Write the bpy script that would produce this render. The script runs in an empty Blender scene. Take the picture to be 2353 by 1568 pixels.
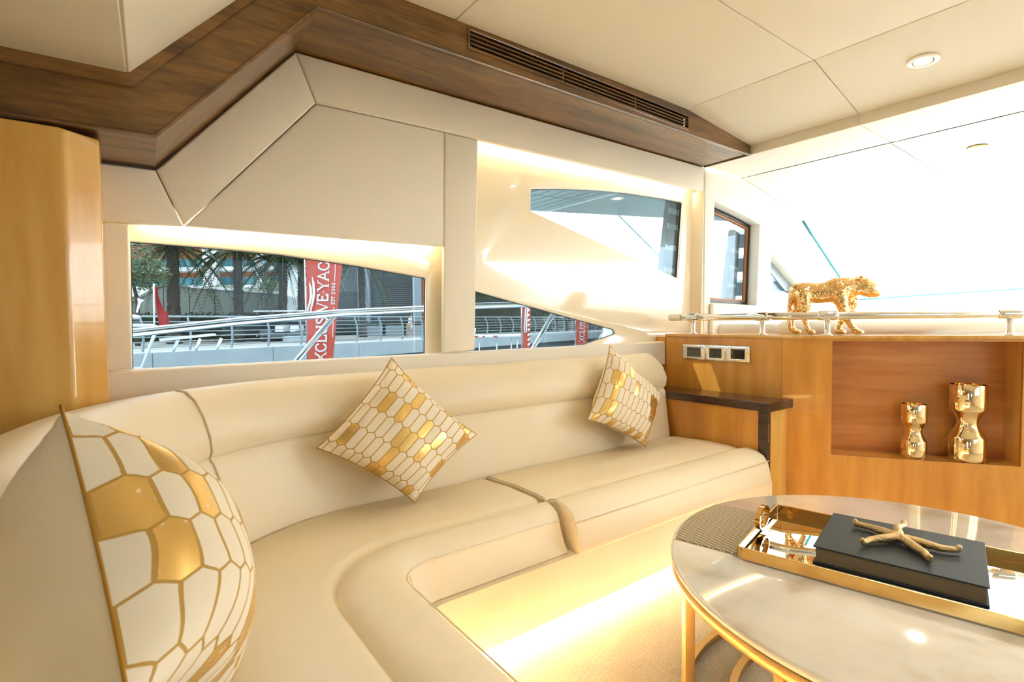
import bpy, bmesh, math, random
from mathutils import Vector, Matrix
random.seed(7)
C = bpy.context.scene.collection
S = bpy.context.scene
PI = math.pi

# ------------------------------------------------------------------ camera, sky, sun, exposure
YAW, PITCH, ROLL = math.radians(36.42), math.radians(2.18), math.radians(0.55)
cam = bpy.data.cameras.new('camera'); camo = bpy.data.objects.new('camera', cam); C.objects.link(camo)
fw = Vector((math.sin(YAW)*math.cos(PITCH), math.cos(YAW)*math.cos(PITCH), -math.sin(PITCH)))
r0 = Vector((math.cos(YAW), -math.sin(YAW), 0)); d0 = fw.cross(r0)
rt = math.cos(ROLL)*r0 + math.sin(ROLL)*d0; dn = math.cos(ROLL)*d0 - math.sin(ROLL)*r0
m = Matrix((rt, -dn, -fw)).transposed().to_4x4(); m.translation = Vector((0, 0, 1.10))
camo.matrix_world = m
cam.sensor_width = 36; cam.lens = 1203/2353*36; cam.clip_start = 0.02; cam.clip_end = 500
cam.dof.use_dof = True; cam.dof.focus_distance = 2.5; cam.dof.aperture_fstop = 6.3
S.camera = camo

w = bpy.data.worlds.new('world'); S.world = w; w.use_nodes = True
bg = w.node_tree.nodes['Background']
bg.inputs[0].default_value = (0.975, 0.985, 1.0, 1); bg.inputs[1].default_value = 5.2
sun = bpy.data.lights.new('sun', 'SUN'); sun.energy = 9.0; sun.angle = 0.009; sun.color = (1.0, 0.95, 0.86)
suno = bpy.data.objects.new('sun', sun); C.objects.link(suno)
SUN = Vector((0.33, -0.36, -0.87)).normalized()
suno.rotation_euler = SUN.to_track_quat('-Z', 'Y').to_euler()

def portal(loc, rot, sx, sy):
    l = bpy.data.lights.new('window_portal', 'AREA'); l.shape = 'RECTANGLE'; l.size = sx; l.size_y = sy
    l.cycles.is_portal = True
    o = bpy.data.objects.new('window_portal', l); C.objects.link(o); o.location = loc; o.rotation_euler = rot
S.view_settings.view_transform = 'Standard'; S.view_settings.look = 'None'
S.view_settings.exposure = 1.6; S.view_settings.gamma = 1.0; S.view_settings.use_curve_mapping = False
S.cycles.use_denoising = True
S.cycles.max_bounces = 10; S.cycles.diffuse_bounces = 6; S.cycles.glossy_bounces = 5
S.cycles.transmission_bounces = 8; S.cycles.transparent_max_bounces = 12
S.cycles.caustics_reflective = False; S.cycles.caustics_refractive = False
S.cycles.sample_clamp_indirect = 6.0

# ------------------------------------------------------------------ materials
def lin(h):
    f = lambda c: c/12.92 if c <= .04045 else ((c+.055)/1.055)**2.4
    return tuple(f(int(h[i:i+2], 16)/255) for i in (0, 2, 4)) + (1,)
def new_mat(name):
    mt = bpy.data.materials.new(name); mt.use_nodes = True
    return mt, mt.node_tree.nodes, mt.node_tree.links, mt.node_tree.nodes['Principled BSDF']
def pbr(name, col, rough=.5, metal=0., spec=.5, coat=0., coat_r=.05, bump=None, vary=None, emit=None, sheen=0):
    mt, N, L, b = new_mat(name)
    b.inputs['Base Color'].default_value = lin(col) if isinstance(col, str) else col
    b.inputs['Roughness'].default_value = rough; b.inputs['Metallic'].default_value = metal
    b.inputs['Specular IOR Level'].default_value = spec
    b.inputs['Coat Weight'].default_value = coat; b.inputs['Coat Roughness'].default_value = coat_r
    tc = N.new('ShaderNodeTexCoord')
    if vary:                                        # (scale, second colour, amount)
        n = N.new('ShaderNodeTexNoise'); n.inputs['Scale'].default_value = vary[0]; n.inputs['Detail'].default_value = 6
        L.new(tc.outputs['Object'], n.inputs['Vector'])
        mx = N.new('ShaderNodeMix'); mx.data_type = 'RGBA'
        mx.inputs[6].default_value = b.inputs['Base Color'].default_value[:]; mx.inputs[7].default_value = lin(vary[1])
        mr = N.new('ShaderNodeMapRange'); mr.inputs[1].default_value = .35; mr.inputs[2].default_value = .7; mr.inputs[4].default_value = vary[2]
        L.new(n.outputs[0], mr.inputs[0]); L.new(mr.outputs[0], mx.inputs[0]); L.new(mx.outputs[2], b.inputs['Base Color'])
    if bump:                                        # (scale, strength, distance)
        n = N.new('ShaderNodeTexNoise'); n.inputs['Scale'].default_value = bump[0]; n.inputs['Detail'].default_value = 4
        L.new(tc.outputs['Object'], n.inputs['Vector'])
        bp = N.new('ShaderNodeBump'); bp.inputs['Strength'].default_value = bump[1]; bp.inputs['Distance'].default_value = bump[2]
        L.new(n.outputs[0], bp.inputs['Height']); L.new(bp.outputs[0], b.inputs['Normal'])
    if emit:
        b.inputs['Emission Color'].default_value = lin(emit[0]); b.inputs['Emission Strength'].default_value = emit[1]
    return mt
def wood(name, c1, c2, scale, stretch, rough=.25, coat=.6, figure=0.):
    mt, N, L, b = new_mat(name)
    tc = N.new('ShaderNodeTexCoord'); mp = N.new('ShaderNodeMapping'); mp.inputs['Scale'].default_value = stretch
    L.new(tc.outputs['Object'], mp.inputs[0])
    n = N.new('ShaderNodeTexNoise'); n.inputs['Scale'].default_value = scale; n.inputs['Detail'].default_value = 8; n.inputs['Distortion'].default_value = .6
    n2 = N.new('ShaderNodeTexNoise'); n2.inputs['Scale'].default_value = scale*7; n2.inputs['Detail'].default_value = 4
    L.new(mp.outputs[0], n.inputs['Vector']); L.new(mp.outputs[0], n2.inputs['Vector'])
    a = N.new('ShaderNodeMath'); a.operation = 'MULTIPLY_ADD'; a.inputs[1].default_value = .55
    L.new(n2.outputs[0], a.inputs[0]); L.new(n.outputs[0], a.inputs[2])
    rp = N.new('ShaderNodeValToRGB'); rp.color_ramp.elements[0].position = .55; rp.color_ramp.elements[1].position = .95
    rp.color_ramp.elements[0].color = lin(c1); rp.color_ramp.elements[1].color = lin(c2)
    L.new(a.outputs[0], rp.inputs[0]); L.new(rp.outputs[0], b.inputs['Base Color'])
    b.inputs['Roughness'].default_value = rough; b.inputs['Coat Weight'].default_value = coat; b.inputs['Coat Roughness'].default_value = .03
    return mt
def glass(name, tint, refl=1.0):
    mt, N, L, b = new_mat(name); N.remove(b)
    tr = N.new('ShaderNodeBsdfTransparent'); tr.inputs[0].default_value = tint
    gl = N.new('ShaderNodeBsdfGlossy'); gl.inputs['Roughness'].default_value = 0.0; gl.inputs[0].default_value = (.9, .95, 1, 1)
    fr = N.new('ShaderNodeFresnel'); fr.inputs[0].default_value = 1.45
    mu = N.new('ShaderNodeMath'); mu.operation = 'MULTIPLY'; mu.inputs[1].default_value = refl; L.new(fr.outputs[0], mu.inputs[0])
    mx = N.new('ShaderNodeMixShader'); L.new(mu.outputs[0], mx.inputs[0]); L.new(tr.outputs[0], mx.inputs[1]); L.new(gl.outputs[0], mx.inputs[2])
    L.new(mx.outputs[0], N['Material Output'].inputs[0])
    return mt

M = {}
M['leather'] = pbr('cream_leather', 'f0e2c6', .42, spec=.45, bump=(260, .06, .002), vary=(3, 'ecdab8', .5))
M['panel'] = pbr('cream_panel_leather', 'f2eadb', .55, spec=.35, bump=(420, .05, .001))
M['panel_white'] = pbr('white_headliner', 'f8f5ec', .5, spec=.35, bump=(420, .05, .001))
M['ceiling'] = pbr('cream_headliner', 'f3ecdc', .55, spec=.35, bump=(380, .05, .001), vary=(2, 'efe6d3', .4))
M['grp'] = pbr('cream_gelcoat', 'f7ecd2', .12, spec=.6, coat=.8, coat_r=.02)
M['maple'] = wood('maple_veneer', 'c07a26', 'e0a449', 2.2, (1.2, 1.2, .16), .22, .7)
M['maple_light'] = wood('maple_pale_veneer', 'cd913a', 'e9b962', 2.2, (1.2, 1.2, .16), .22, .7)
M['beech'] = wood('beech_veneer', 'c47a3a', 'dc9a58', 3.5, (.14, .14, 1.6), .35, .3)
M['walnut'] = wood('walnut_veneer', '4c3217', '8a6130', 8.0, (.2, 1.6, 1.6), .28, .5)
M['walnut_dark'] = wood('dark_walnut', '2a160c', '4a2a17', 5.0, (1.2, .15, 1.2), .25, .5)
M['carpet'] = pbr('carpet_pile', 'e6dac2', .95, spec=.1, bump=(330, 1.0, .006), vary=(120, 'c9b48f', .7))
M['gold'] = pbr('polished_gold', (.83, .52, .18, 1), .12, 1.0)
M['gold_brushed'] = pbr('brushed_gold', (.72, .46, .17, 1), .28, 1.0, bump=(60, .08, .002))
M['gold_vase'] = pbr('mirror_gold', (.95, .77, .47, 1), .04, 1.0)
M['gold_rough'] = pbr('cast_gold', (.56, .40, .19, 1), .42, 1.0, bump=(170, .8, .004))
M['chrome'] = pbr('chrome', (.86, .86, .85, 1), .06, 1.0)
M['steel'] = pbr('stainless_steel', (.90, .91, .92, 1), .22, 1.0)
M['mirror'] = pbr('mirror_glass', (.86, .89, .90, 1), .01, 1.0)
M['book'] = pbr('charcoal_cover', '23292b', .55, bump=(500, .1, .001))
M['pages'] = pbr('page_edges', 'a8947a', .8, bump=(600, .3, .001))
M['black'] = pbr('black_rubber', '0c0c0c', .35)
M['socket'] = pbr('dark_grey_plastic', '4c4638', .35)
M['screen'] = pbr('display', '1d130e', .1)
M['slot'] = pbr('slot_black', '0a0806', .6)
M['vent_dark'] = pbr('vent_dark', '0d0805', .9)
M['runner'] = pbr('woven_runner', 'a3906f', .8)
def runner_mat():
    mt, N, L, b = new_mat('woven_runner'); tc = N.new('ShaderNodeTexCoord')
    mp = N.new('ShaderNodeMapping'); mp.inputs['Rotation'].default_value = (0, 0, math.radians(13)); L.new(tc.outputs['Object'], mp.inputs[0])
    wv = N.new('ShaderNodeTexWave'); wv.bands_direction = 'X'; wv.inputs['Scale'].default_value = 22; wv.inputs['Distortion'].default_value = .6
    wv2 = N.new('ShaderNodeTexWave'); wv2.bands_direction = 'Y'; wv2.inputs['Scale'].default_value = 34; wv2.inputs['Distortion'].default_value = .6
    L.new(mp.outputs[0], wv.inputs[0]); L.new(mp.outputs[0], wv2.inputs[0])
    mu = N.new('ShaderNodeMath'); mu.operation = 'MULTIPLY'; L.new(wv.outputs[1], mu.inputs[0]); L.new(wv2.outputs[1], mu.inputs[1])
    rp = N.new('ShaderNodeValToRGB'); rp.color_ramp.elements[0].color = lin('8f7d5c'); rp.color_ramp.elements[1].color = lin('dccdac')
    rp.color_ramp.elements[1].position = .7
    L.new(mu.outputs[0], rp.inputs[0]); L.new(rp.outputs[0], b.inputs['Base Color'])
    bp = N.new('ShaderNodeBump'); bp.inputs['Strength'].default_value = .7; bp.inputs['Distance'].default_value = .003
    L.new(mu.outputs[0], bp.inputs['Height']); L.new(bp.outputs[0], b.inputs['Normal']); b.inputs['Roughness'].default_value = .7
    return mt
M['runner'] = runner_mat()
def marble_mat():
    mt, N, L, b = new_mat('beige_marble'); tc = N.new('ShaderNodeTexCoord')
    n = N.new('ShaderNodeTexNoise'); n.inputs['Scale'].default_value = 2.6; n.inputs['Detail'].default_value = 9; n.inputs['Distortion'].default_value = 1.6
    L.new(tc.outputs['Object'], n.inputs['Vector'])
    n2 = N.new('ShaderNodeTexNoise'); n2.inputs['Scale'].default_value = 9; n2.inputs['Detail'].default_value = 5; n2.inputs['Distortion'].default_value = 1
    L.new(tc.outputs['Object'], n2.inputs['Vector'])
    rp = N.new('ShaderNodeValToRGB'); e = rp.color_ramp.elements
    e[0].position = .3; e[0].color = lin('d2c2a6'); e[1].position = .6; e[1].color = lin('f4eee2')
    k = e.new(.45); k.color = lin('ebe4d6')
    ad = N.new('ShaderNodeMath'); ad.operation = 'MULTIPLY_ADD'; ad.inputs[1].default_value = .25
    L.new(n2.outputs[0], ad.inputs[0]); sb = N.new('ShaderNodeMath'); sb.operation = 'SUBTRACT'; sb.inputs[1].default_value = .1
    L.new(n.outputs[0], sb.inputs[0]); L.new(sb.outputs[0], ad.inputs[2])
    L.new(ad.outputs[0], rp.inputs[0]); L.new(rp.outputs[0], b.inputs['Base Color'])
    b.inputs['Roughness'].default_value = .08; b.inputs['Specular IOR Level'].default_value = .7; b.inputs['Coat Weight'].default_value = .6; b.inputs['Coat Roughness'].default_value = .02
    return mt
M['marble'] = marble_mat()
def hex_fabric():
    """cream cloth printed with elongated foil hexagons: cell size in UV metres"""
    mt, N, L, b = new_mat('hexagon_foil_cloth')
    W, H, Sd = .033, .096, .072
    P = (H+Sd)/2; k = (H-Sd)/W
    def m_(op, a, b_=None, c=None):
        n = N.new('ShaderNodeMath'); n.operation = op
        for i, v in enumerate((a, b_, c)):
            if v is None: continue
            if isinstance(v, (int, float)): n.inputs[i].default_value = v
            else: L.new(v, n.inputs[i])
        return n.outputs[0]
    uv = N.new('ShaderNodeUVMap'); sx = N.new('ShaderNodeSeparateXYZ'); L.new(uv.outputs[0], sx.inputs[0])
    def lattice(ox, oy):
        x = m_('DIVIDE', m_('SUBTRACT', sx.outputs[0], ox), W); y = m_('DIVIDE', m_('SUBTRACT', sx.outputs[1], oy), 2*P)
        ix = m_('ROUND', x); iy = m_('ROUND', y)
        dx = m_('MULTIPLY', m_('ABSOLUTE', m_('SUBTRACT', x, ix)), W); dy = m_('MULTIPLY', m_('ABSOLUTE', m_('SUBTRACT', y, iy)), 2*P)
        d = m_('MAXIMUM', m_('SUBTRACT', dx, W/2), m_('MULTIPLY', m_('SUBTRACT', m_('MULTIPLY_ADD', dx, k, dy), H/2), .8))
        return d, m_('ADD', ix, ox*9.1), m_('ADD', iy, oy*7.7)
    dA, xa, ya = lattice(0, 0); dB, xb, yb = lattice(W/2, P)
    sel = m_('LESS_THAN', dA, dB); d = m_('MINIMUM', dA, dB)
    def mixf(a, b_): return m_('ADD', m_('MULTIPLY', a, sel), m_('MULTIPLY', b_, m_('SUBTRACT', 1, sel)))
    cx_, cy_ = mixf(xa, xb), mixf(ya, yb)
    cb = N.new('ShaderNodeCombineXYZ'); L.new(cx_, cb.inputs[0]); L.new(cy_, cb.inputs[1])
    oi = N.new('ShaderNodeObjectInfo'); L.new(m_('MULTIPLY', oi.outputs['Random'], 37), cb.inputs[2])
    wn = N.new('ShaderNodeTexWhiteNoise'); wn.noise_dimensions = '3D'; L.new(cb.outputs[0], wn.inputs[0])
    foil = m_('LESS_THAN', wn.outputs[0], .31)
    line = m_('GREATER_THAN', d, -.0019)
    tc = N.new('ShaderNodeTexCoord'); nz = N.new('ShaderNodeTexNoise'); nz.inputs['Scale'].default_value = 90; nz.inputs['Detail'].default_value = 5
    L.new(tc.outputs['Object'], nz.inputs['Vector'])
    wear = m_('GREATER_THAN', nz.outputs[0], .33)
    gold = m_('MULTIPLY', m_('MULTIPLY', foil, m_('SUBTRACT', 1, line)), wear)
    def mix(f, a, c):
        mx = N.new('ShaderNodeMix'); mx.data_type = 'RGBA'; L.new(f, mx.inputs[0])
        for i, v in ((6, a), (7, c)):
            if isinstance(v, tuple): mx.inputs[i].default_value = v
            else: L.new(v, mx.inputs[i])
        return mx.outputs[2]
    col = mix(line, lin('f3e7d0'), lin('c39a4c'))
    col = mix(gold, col, (.85, .60, .22, 1))
    L.new(col, b.inputs['Base Color'])
    L.new(m_('MULTIPLY', gold, .92), b.inputs['Metallic'])
    L.new(m_('SUBTRACT', .75, m_('MULTIPLY', gold, .42)), b.inputs['Roughness'])
    bp = N.new('ShaderNodeBump'); bp.inputs['Strength'].default_value = .35; bp.inputs['Distance'].default_value = .002
    n3 = N.new('ShaderNodeTexNoise'); n3.inputs['Scale'].default_value = 45; n3.inputs['Detail'].default_value = 3; L.new(tc.outputs['Object'], n3.inputs['Vector'])
    L.new(m_('SUBTRACT', n3.outputs[0], m_('MULTIPLY', line, .6)), bp.inputs['Height']); L.new(bp.outputs[0], b.inputs['Normal'])
    return mt
M['hex'] = hex_fabric()
M['pillow_back'] = pbr('cream_cloth', 'ecdcbe', .8, bump=(300, .2, .002))
M['pillow_gold'] = pbr('gold_cord', 'b98a34', .4, .6)
M['glass_tint'] = glass('tinted_side_glass', (.34, .385, .41, 1), .5)
M['glass_light'] = glass('light_side_glass', (.50, .56, .585, 1), .3)
M['glass_clear'] = glass('clear_glass', (.93, .96, .95, 1), .8)
M['led_warm'] = pbr('led_warm', 'fff0d0', emit=('ffe9c4', 7))
M['led_floor'] = pbr('led_floor', 'fff0d0', emit=('fff0d8', 17))
M['lamp'] = pbr('lamp_lens', 'ffffff', emit=('fff2dc', 14))
M['ring_white'] = pbr('satin_ring', 'efe9dc', .3, .3)
# outside
M['concrete'] = pbr('pale_concrete', 'b2b8ba', .85, vary=(1.5, '9ca4a6', .6), bump=(30, .2, .01))
M['paving'] = pbr('paving', '8f8e88', .9, vary=(1, '7f7e78', .6))
M['garden_wall'] = pbr('grey_render', '85877f', .85, vary=(.6, '777a72', .6))
M['galv'] = pbr('galvanised_grey', '8f999d', .45, .3)
M['hedge'] = pbr('hedge_green', '38452f', .9, bump=(12, 1, .1), vary=(9, '1b2418', .9))
M['shrub'] = pbr('pale_shrub', '8b9476', .9, bump=(12, 1, .1), vary=(9, '5f6a4c', .9))
M['leaf'] = pbr('tree_leaf', '6d7a52', .7, vary=(4, '3d4a30', .8))
M['palm_leaf'] = pbr('palm_leaf', '59683f', .6, vary=(4, '38432a', .8))
M['bark'] = pbr('palm_bark', '5d544a', .9, bump=(9, 1.2, .08), vary=(7, '37312b', .9))
M['white_slab'] = pbr('white_render', 'f0f2f2', .7)
M['terracotta'] = pbr('terracotta_render', 'b4633a', .8)
M['teal'] = pbr('teal_glazing', '2f8089', .15, .2)
M['dark_cladding'] = pbr('grey_cladding', '5b6163', .7, vary=(2, '525859', .6))
M['pilaster'] = pbr('pale_grey_pilaster', '8e979c', .7)
M['flag_red'] = pbr('red_banner', 'cd5340', .7, vary=(2, 'c44937', .6))
M['flag_dark'] = pbr('red_flag', 'a92f2d', .7)
M['white'] = pbr('white_gelcoat', 'f6f7f7', .2, coat=.5)
M['white_matt'] = pbr('white_matt', 'f2f2f0', .6)
M['grey_soffit'] = pbr('grey_soffit', '9aa2a2', .4)
M['grey_soffit2'] = pbr('darker_grey_soffit', '7f8584', .4)
M['skin'] = pbr('skin', 'b98a6c', .6)
M['hair'] = pbr('dark_hair', '2c221b', .6)
M['cloth_white'] = pbr('white_cloth', 'e9ebec', .8)
M['cloth_tan'] = pbr('tan_cloth', 'c09a5f', .8)
M['water'] = pbr('harbour_water', '2f4a4d', .08, bump=(1.4, .4, .1))
M['post_tint'] = pbr('tinted_post', '1d1a16', .45)
M['amber'] = pbr('amber_seal', '9a5a1c', .4)
M['tower'] = pbr('tower_render', 'eceef0', .8)
M['tower_glass'] = pbr('tower_glazing', '1d2e34', .3)
M['red_paint'] = pbr('red_paint', 'c8352b', .5)

# ------------------------------------------------------------------ mesh helpers
class MB:
    def __init__(s): s.v = []; s.f = []
    def add(s, vs, fs):
        o = len(s.v); s.v += [tuple(v) for v in vs]; s.f += [tuple(i+o for i in f) for f in fs]; return s
    def box(s, a, b):
        x0, y0, z0 = a; x1, y1, z1 = b
        return s.add([(x0,y0,z0),(x1,y0,z0),(x1,y1,z0),(x0,y1,z0),(x0,y0,z1),(x1,y0,z1),(x1,y1,z1),(x0,y1,z1)],
                     [(0,3,2,1),(4,5,6,7),(0,1,5,4),(1,2,6,5),(2,3,7,6),(3,0,4,7)])
    def hexa(s, bot, top):
        return s.add(list(bot)+list(top), [(0,3,2,1),(4,5,6,7),(0,1,5,4),(1,2,6,5),(2,3,7,6),(3,0,4,7)])
    def prism(s, pts, vec):                      # any planar polygon swept by vec
        n = len(pts); p = [Vector(q) for q in pts]; vec = Vector(vec)
        return s.add(p+[q+vec for q in p], [tuple(range(n))[::-1], tuple(range(n, 2*n))]+[(i,(i+1)%n,n+(i+1)%n,n+i) for i in range(n)])
    def tube(s, pts, r, n=10, cap=True):
        pts = [Vector(p) for p in pts]; rs = r if isinstance(r, (list, tuple)) else [r]*len(pts)
        up = Vector((0,0,1)); rings = []; prev = None
        for i, p in enumerate(pts):
            t = (pts[min(i+1, len(pts)-1)]-pts[max(i-1, 0)]).normalized()
            if prev is None:
                a = t.cross(up if abs(t.z) < .9 else Vector((1,0,0))).normalized()
            else: a = (prev - t*prev.dot(t)).normalized()
            prev = a; b = t.cross(a)
            rings.append([p+(a*math.cos(2*PI*k/n)+b*math.sin(2*PI*k/n))*rs[i] for k in range(n)])
        vs = [q for g in rings for q in g]; fs = []
        for i in range(len(rings)-1):
            for k in range(n): fs.append((i*n+k, i*n+(k+1)%n, (i+1)*n+(k+1)%n, (i+1)*n+k))
        if cap: fs += [tuple(range(n))[::-1], tuple((len(rings)-1)*n+k for k in range(n))]
        return s.add(vs, fs)
    def lathe(s, prof, c=(0,0,0), n=32):
        vs = []; fs = []
        for (r, z) in prof:
            for k in range(n): vs.append((c[0]+r*math.cos(2*PI*k/n), c[1]+r*math.sin(2*PI*k/n), c[2]+z))
        for i in range(len(prof)-1):
            for k in range(n): fs.append((i*n+k, i*n+(k+1)%n, (i+1)*n+(k+1)%n, (i+1)*n+k))
        if prof[0][0] > 1e-6: fs.append(tuple(range(n))[::-1])
        if prof[-1][0] > 1e-6: fs.append(tuple((len(prof)-1)*n+k for k in range(n)))
        return s.add(vs, fs)
    def grid(s, rows, closed=False):             # rows of points lofted
        n = len(rows[0]); vs = [q for r in rows for q in r]; fs = []
        for i in range(len(rows)-1):
            for k in range(n if closed else n-1): fs.append((i*n+k, i*n+(k+1)%n, (i+1)*n+(k+1)%n, (i+1)*n+k))
        return s.add(vs, fs)
    def ball(s, c, r, nu=10, nv=6):
        r = r if isinstance(r, (list, tuple)) else (r, r, r)
        vs = []; fs = []
        for i in range(nv+1):
            a = PI*i/nv
            for k in range(nu): vs.append((c[0]+r[0]*math.sin(a)*math.cos(2*PI*k/nu), c[1]+r[1]*math.sin(a)*math.sin(2*PI*k/nu), c[2]-r[2]*math.cos(a)))
        for i in range(nv):
            for k in range(nu): fs.append((i*nu+k, i*nu+(k+1)%nu, (i+1)*nu+(k+1)%nu, (i+1)*nu+k))
        return s.add(vs, fs)
    def chain(s, pts, rs, step=.5):              # overlapping balls: later merged into one skin
        for i in range(len(pts)-1):
            a, b = Vector(pts[i]), Vector(pts[i+1]); n = max(2, int((b-a).length/(min(rs[i], rs[i+1])*step)))
            for k in range(n+1): t = k/n; s.ball(a.lerp(b, t), rs[i]+(rs[i+1]-rs[i])*t, 10, 7)
        return s
def obj(name, mb, mat, parent=None, smooth=False, bevel=0, seg=2, weld=True, mats=None):
    me = bpy.data.meshes.new(name); me.from_pydata(mb.v, [], mb.f)
    bm = bmesh.new(); bm.from_mesh(me)
    if weld: bmesh.ops.remove_doubles(bm, verts=bm.verts, dist=1e-5)
    bmesh.ops.recalc_face_normals(bm, faces=bm.faces); bm.to_mesh(me); bm.free()
    for mm in (mats or [mat]): me.materials.append(mm)
    if smooth:
        me.polygons.foreach_set('use_smooth', [True]*len(me.polygons))
    o = bpy.data.objects.new(name, me); C.objects.link(o)
    if parent: o.parent = parent; o.matrix_parent_inverse = Matrix.Translation(-Vector(parent.location)) if parent.type == 'EMPTY' else Matrix()
    if bevel:
        b = o.modifiers.new('bevel', 'BEVEL'); b.width = bevel; b.segments = seg; b.limit_method = 'ANGLE'; b.angle_limit = math.radians(40)
        b.harden_normals = False
        if seg > 1: me.polygons.foreach_set('use_smooth', [True]*len(me.polygons)); wn = o.modifiers.new('wn', 'WEIGHTED_NORMAL'); wn.keep_sharp = False
    return o
def autosmooth(o, ang=35):
    me = o.data; bm = bmesh.new(); bm.from_mesh(me)
    for e in bm.edges:
        e.smooth = not (len(e.link_faces) == 2 and e.calc_face_angle(0) > math.radians(ang))
    for f in bm.faces: f.smooth = True
    bm.to_mesh(me); bm.free(); return o
def tag(o, label=None, cat=None, group=None, kind=None):
    if label: o['label'] = label
    if cat: o['category'] = cat
    if group: o['group'] = group
    if kind: o['kind'] = kind
    return o
def thing(name, label, cat, loc=(0,0,0), group=None, kind=None):
    o = bpy.data.objects.new(name, None); C.objects.link(o); o.location = loc; o.empty_display_size = .1
    return tag(o, label, cat, group, kind)
def plate(name, outer, holes, th, mat, frame, parent=None, bevel=0.0, smooth=True):
    """flat plate with holes; frame = (origin, u, v): extruded symmetric about the plane"""
    cu = bpy.data.curves.new(name, 'CURVE'); cu.dimensions = '2D'; cu.fill_mode = 'BOTH'
    cu.extrude = th/2-bevel; cu.bevel_depth = bevel; cu.bevel_resolution = 2; cu.offset = -bevel
    for poly in [outer]+holes:
        sp = cu.splines.new('POLY'); sp.points.add(len(poly)-1); sp.use_cyclic_u = True
        for p, q in zip(sp.points, poly): p.co = (q[0], q[1], 0, 1)
    t = bpy.data.objects.new('t', cu); C.objects.link(t)
    dg = bpy.context.evaluated_depsgraph_get(); dg.update()
    me = bpy.data.meshes.new_from_object(t.evaluated_get(dg)); bpy.data.objects.remove(t); bpy.data.curves.remove(cu)
    o0, u, v = (Vector(k) for k in frame); n = u.cross(v)
    me.transform(Matrix((u, v, n)).transposed().to_4x4()); me.transform(Matrix.Translation(o0))
    me.materials.clear(); me.materials.append(mat); me.name = name
    bm = bmesh.new(); bm.from_mesh(me); bmesh.ops.remove_doubles(bm, verts=bm.verts, dist=1e-5); bmesh.ops.recalc_face_normals(bm, faces=bm.faces); bm.to_mesh(me); bm.free()
    o = bpy.data.objects.new(name, me); C.objects.link(o)
    if parent: o.parent = parent; o.matrix_parent_inverse = Matrix.Translation(-Vector(parent.location)) if parent.type == 'EMPTY' else Matrix()
    autosmooth(o, 30) if smooth else None
    return o
def shrink(poly, d):
    n = len(poly); out = []; A = sum(poly[i][0]*poly[(i+1)%n][1]-poly[(i+1)%n][0]*poly[i][1] for i in range(n))
    sg = 1 if A > 0 else -1
    for i in range(n):
        p0, p1, p2 = Vector(poly[i-1]), Vector(poly[i]), Vector(poly[(i+1)%n])
        e1 = (p1-p0).normalized(); e2 = (p2-p1).normalized()
        n1 = Vector((-e1.y, e1.x))*sg; n2 = Vector((-e2.y, e2.x))*sg
        k = 1+n1.dot(n2)
        out.append(tuple(p1+(n1+n2)*(d/max(k, .3))))
    return out
def remeshed(name, mb, mat, voxel, parent=None, smooth_it=4, flat=False):
    o = obj(name, mb, mat, None, weld=False)
    r = o.modifiers.new('r', 'REMESH'); r.mode = 'VOXEL'; r.voxel_size = voxel; r.use_smooth_shade = not flat
    sm = o.modifiers.new('s', 'SMOOTH'); sm.iterations = smooth_it; sm.factor = .5
    dg = bpy.context.evaluated_depsgraph_get(); dg.update()
    me = bpy.data.meshes.new_from_object(o.evaluated_get(dg)); me.materials.clear(); me.materials.append(mat)
    old = o.data; o.modifiers.clear(); o.data = me; me.name = name; bpy.data.meshes.remove(old)
    me.polygons.foreach_set('use_smooth', [not flat]*len(me.polygons))
    if parent: o.parent = parent; o.matrix_parent_inverse = Matrix.Translation(-Vector(parent.location))
    return o
def XZ(y): return ((0, y, 0), (1, 0, 0), (0, 0, 1))    # normal = -Y
def lerp2(a, b, t): return tuple(a[i]+(b[i]-a[i])*t for i in range(len(a)))

# ------------------------------------------------------------------ ROOM: window wall (faces -Y, panels at y 2.20)
wl = thing('wall_left', None, None, (0, 2.2, 0), kind='structure')
def upanel(name, poly, mat='panel', y=2.2, th=.03, bev=.009, parent=wl, gap=.0015):
    return plate(name, shrink(poly, gap), [], th, M[mat], XZ(y+th/2), parent, bev)
upanel('upholstered_panel', [(.575,2.175),(3.332,2.175),(3.325,2.004),(1.43,1.996),(1.241,1.996),(.65,1.990)])
upanel('upholstered_panel', [(.101,1.635),(.575,2.175),(.65,1.990),(.178,1.449)])
upanel('upholstered_panel', [(-.12,1.635),(.101,1.635),(.178,1.449),(.021,1.440),(-.12,1.438)])
upanel('upholstered_panel', [(.178,1.449),(.65,1.990),(1.241,1.996),(1.228,1.456)])
upanel('upholstered_panel', [(1.241,1.996),(1.430,1.996),(1.396,.955),(1.215,.950)])
upanel('upholstered_panel', [(-.12,1.438),(.021,1.440),(.016,.947),(-.12,.942)])
obj('sill_panel', MB().prism([(-.12,2.2,.944),(2.895,2.2,.954),(2.895,2.2,.80),(-.12,2.2,.72)], (0,.085,0)), M['panel'], wl, bevel=.008)
obj('lower_board', MB().box((-.12,2.215,0),(2.895,2.29,.80)), M['maple'], wl)
obj('leak_blocker', MB().prism([(-.12,2.231,1.50),(-.12,2.231,1.66),(.09,2.231,1.66),(.55,2.231,2.19),(3.34,2.231,2.19),(3.34,2.231,2.04),(1.2,2.231,2.04),(1.2,2.231,1.60),(.34,2.231,1.60),(.22,2.231,1.50)], (0,.01,0)), M['panel'], wl)  # unseen board, shaped to block LED light leaking through the upper seams
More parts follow.
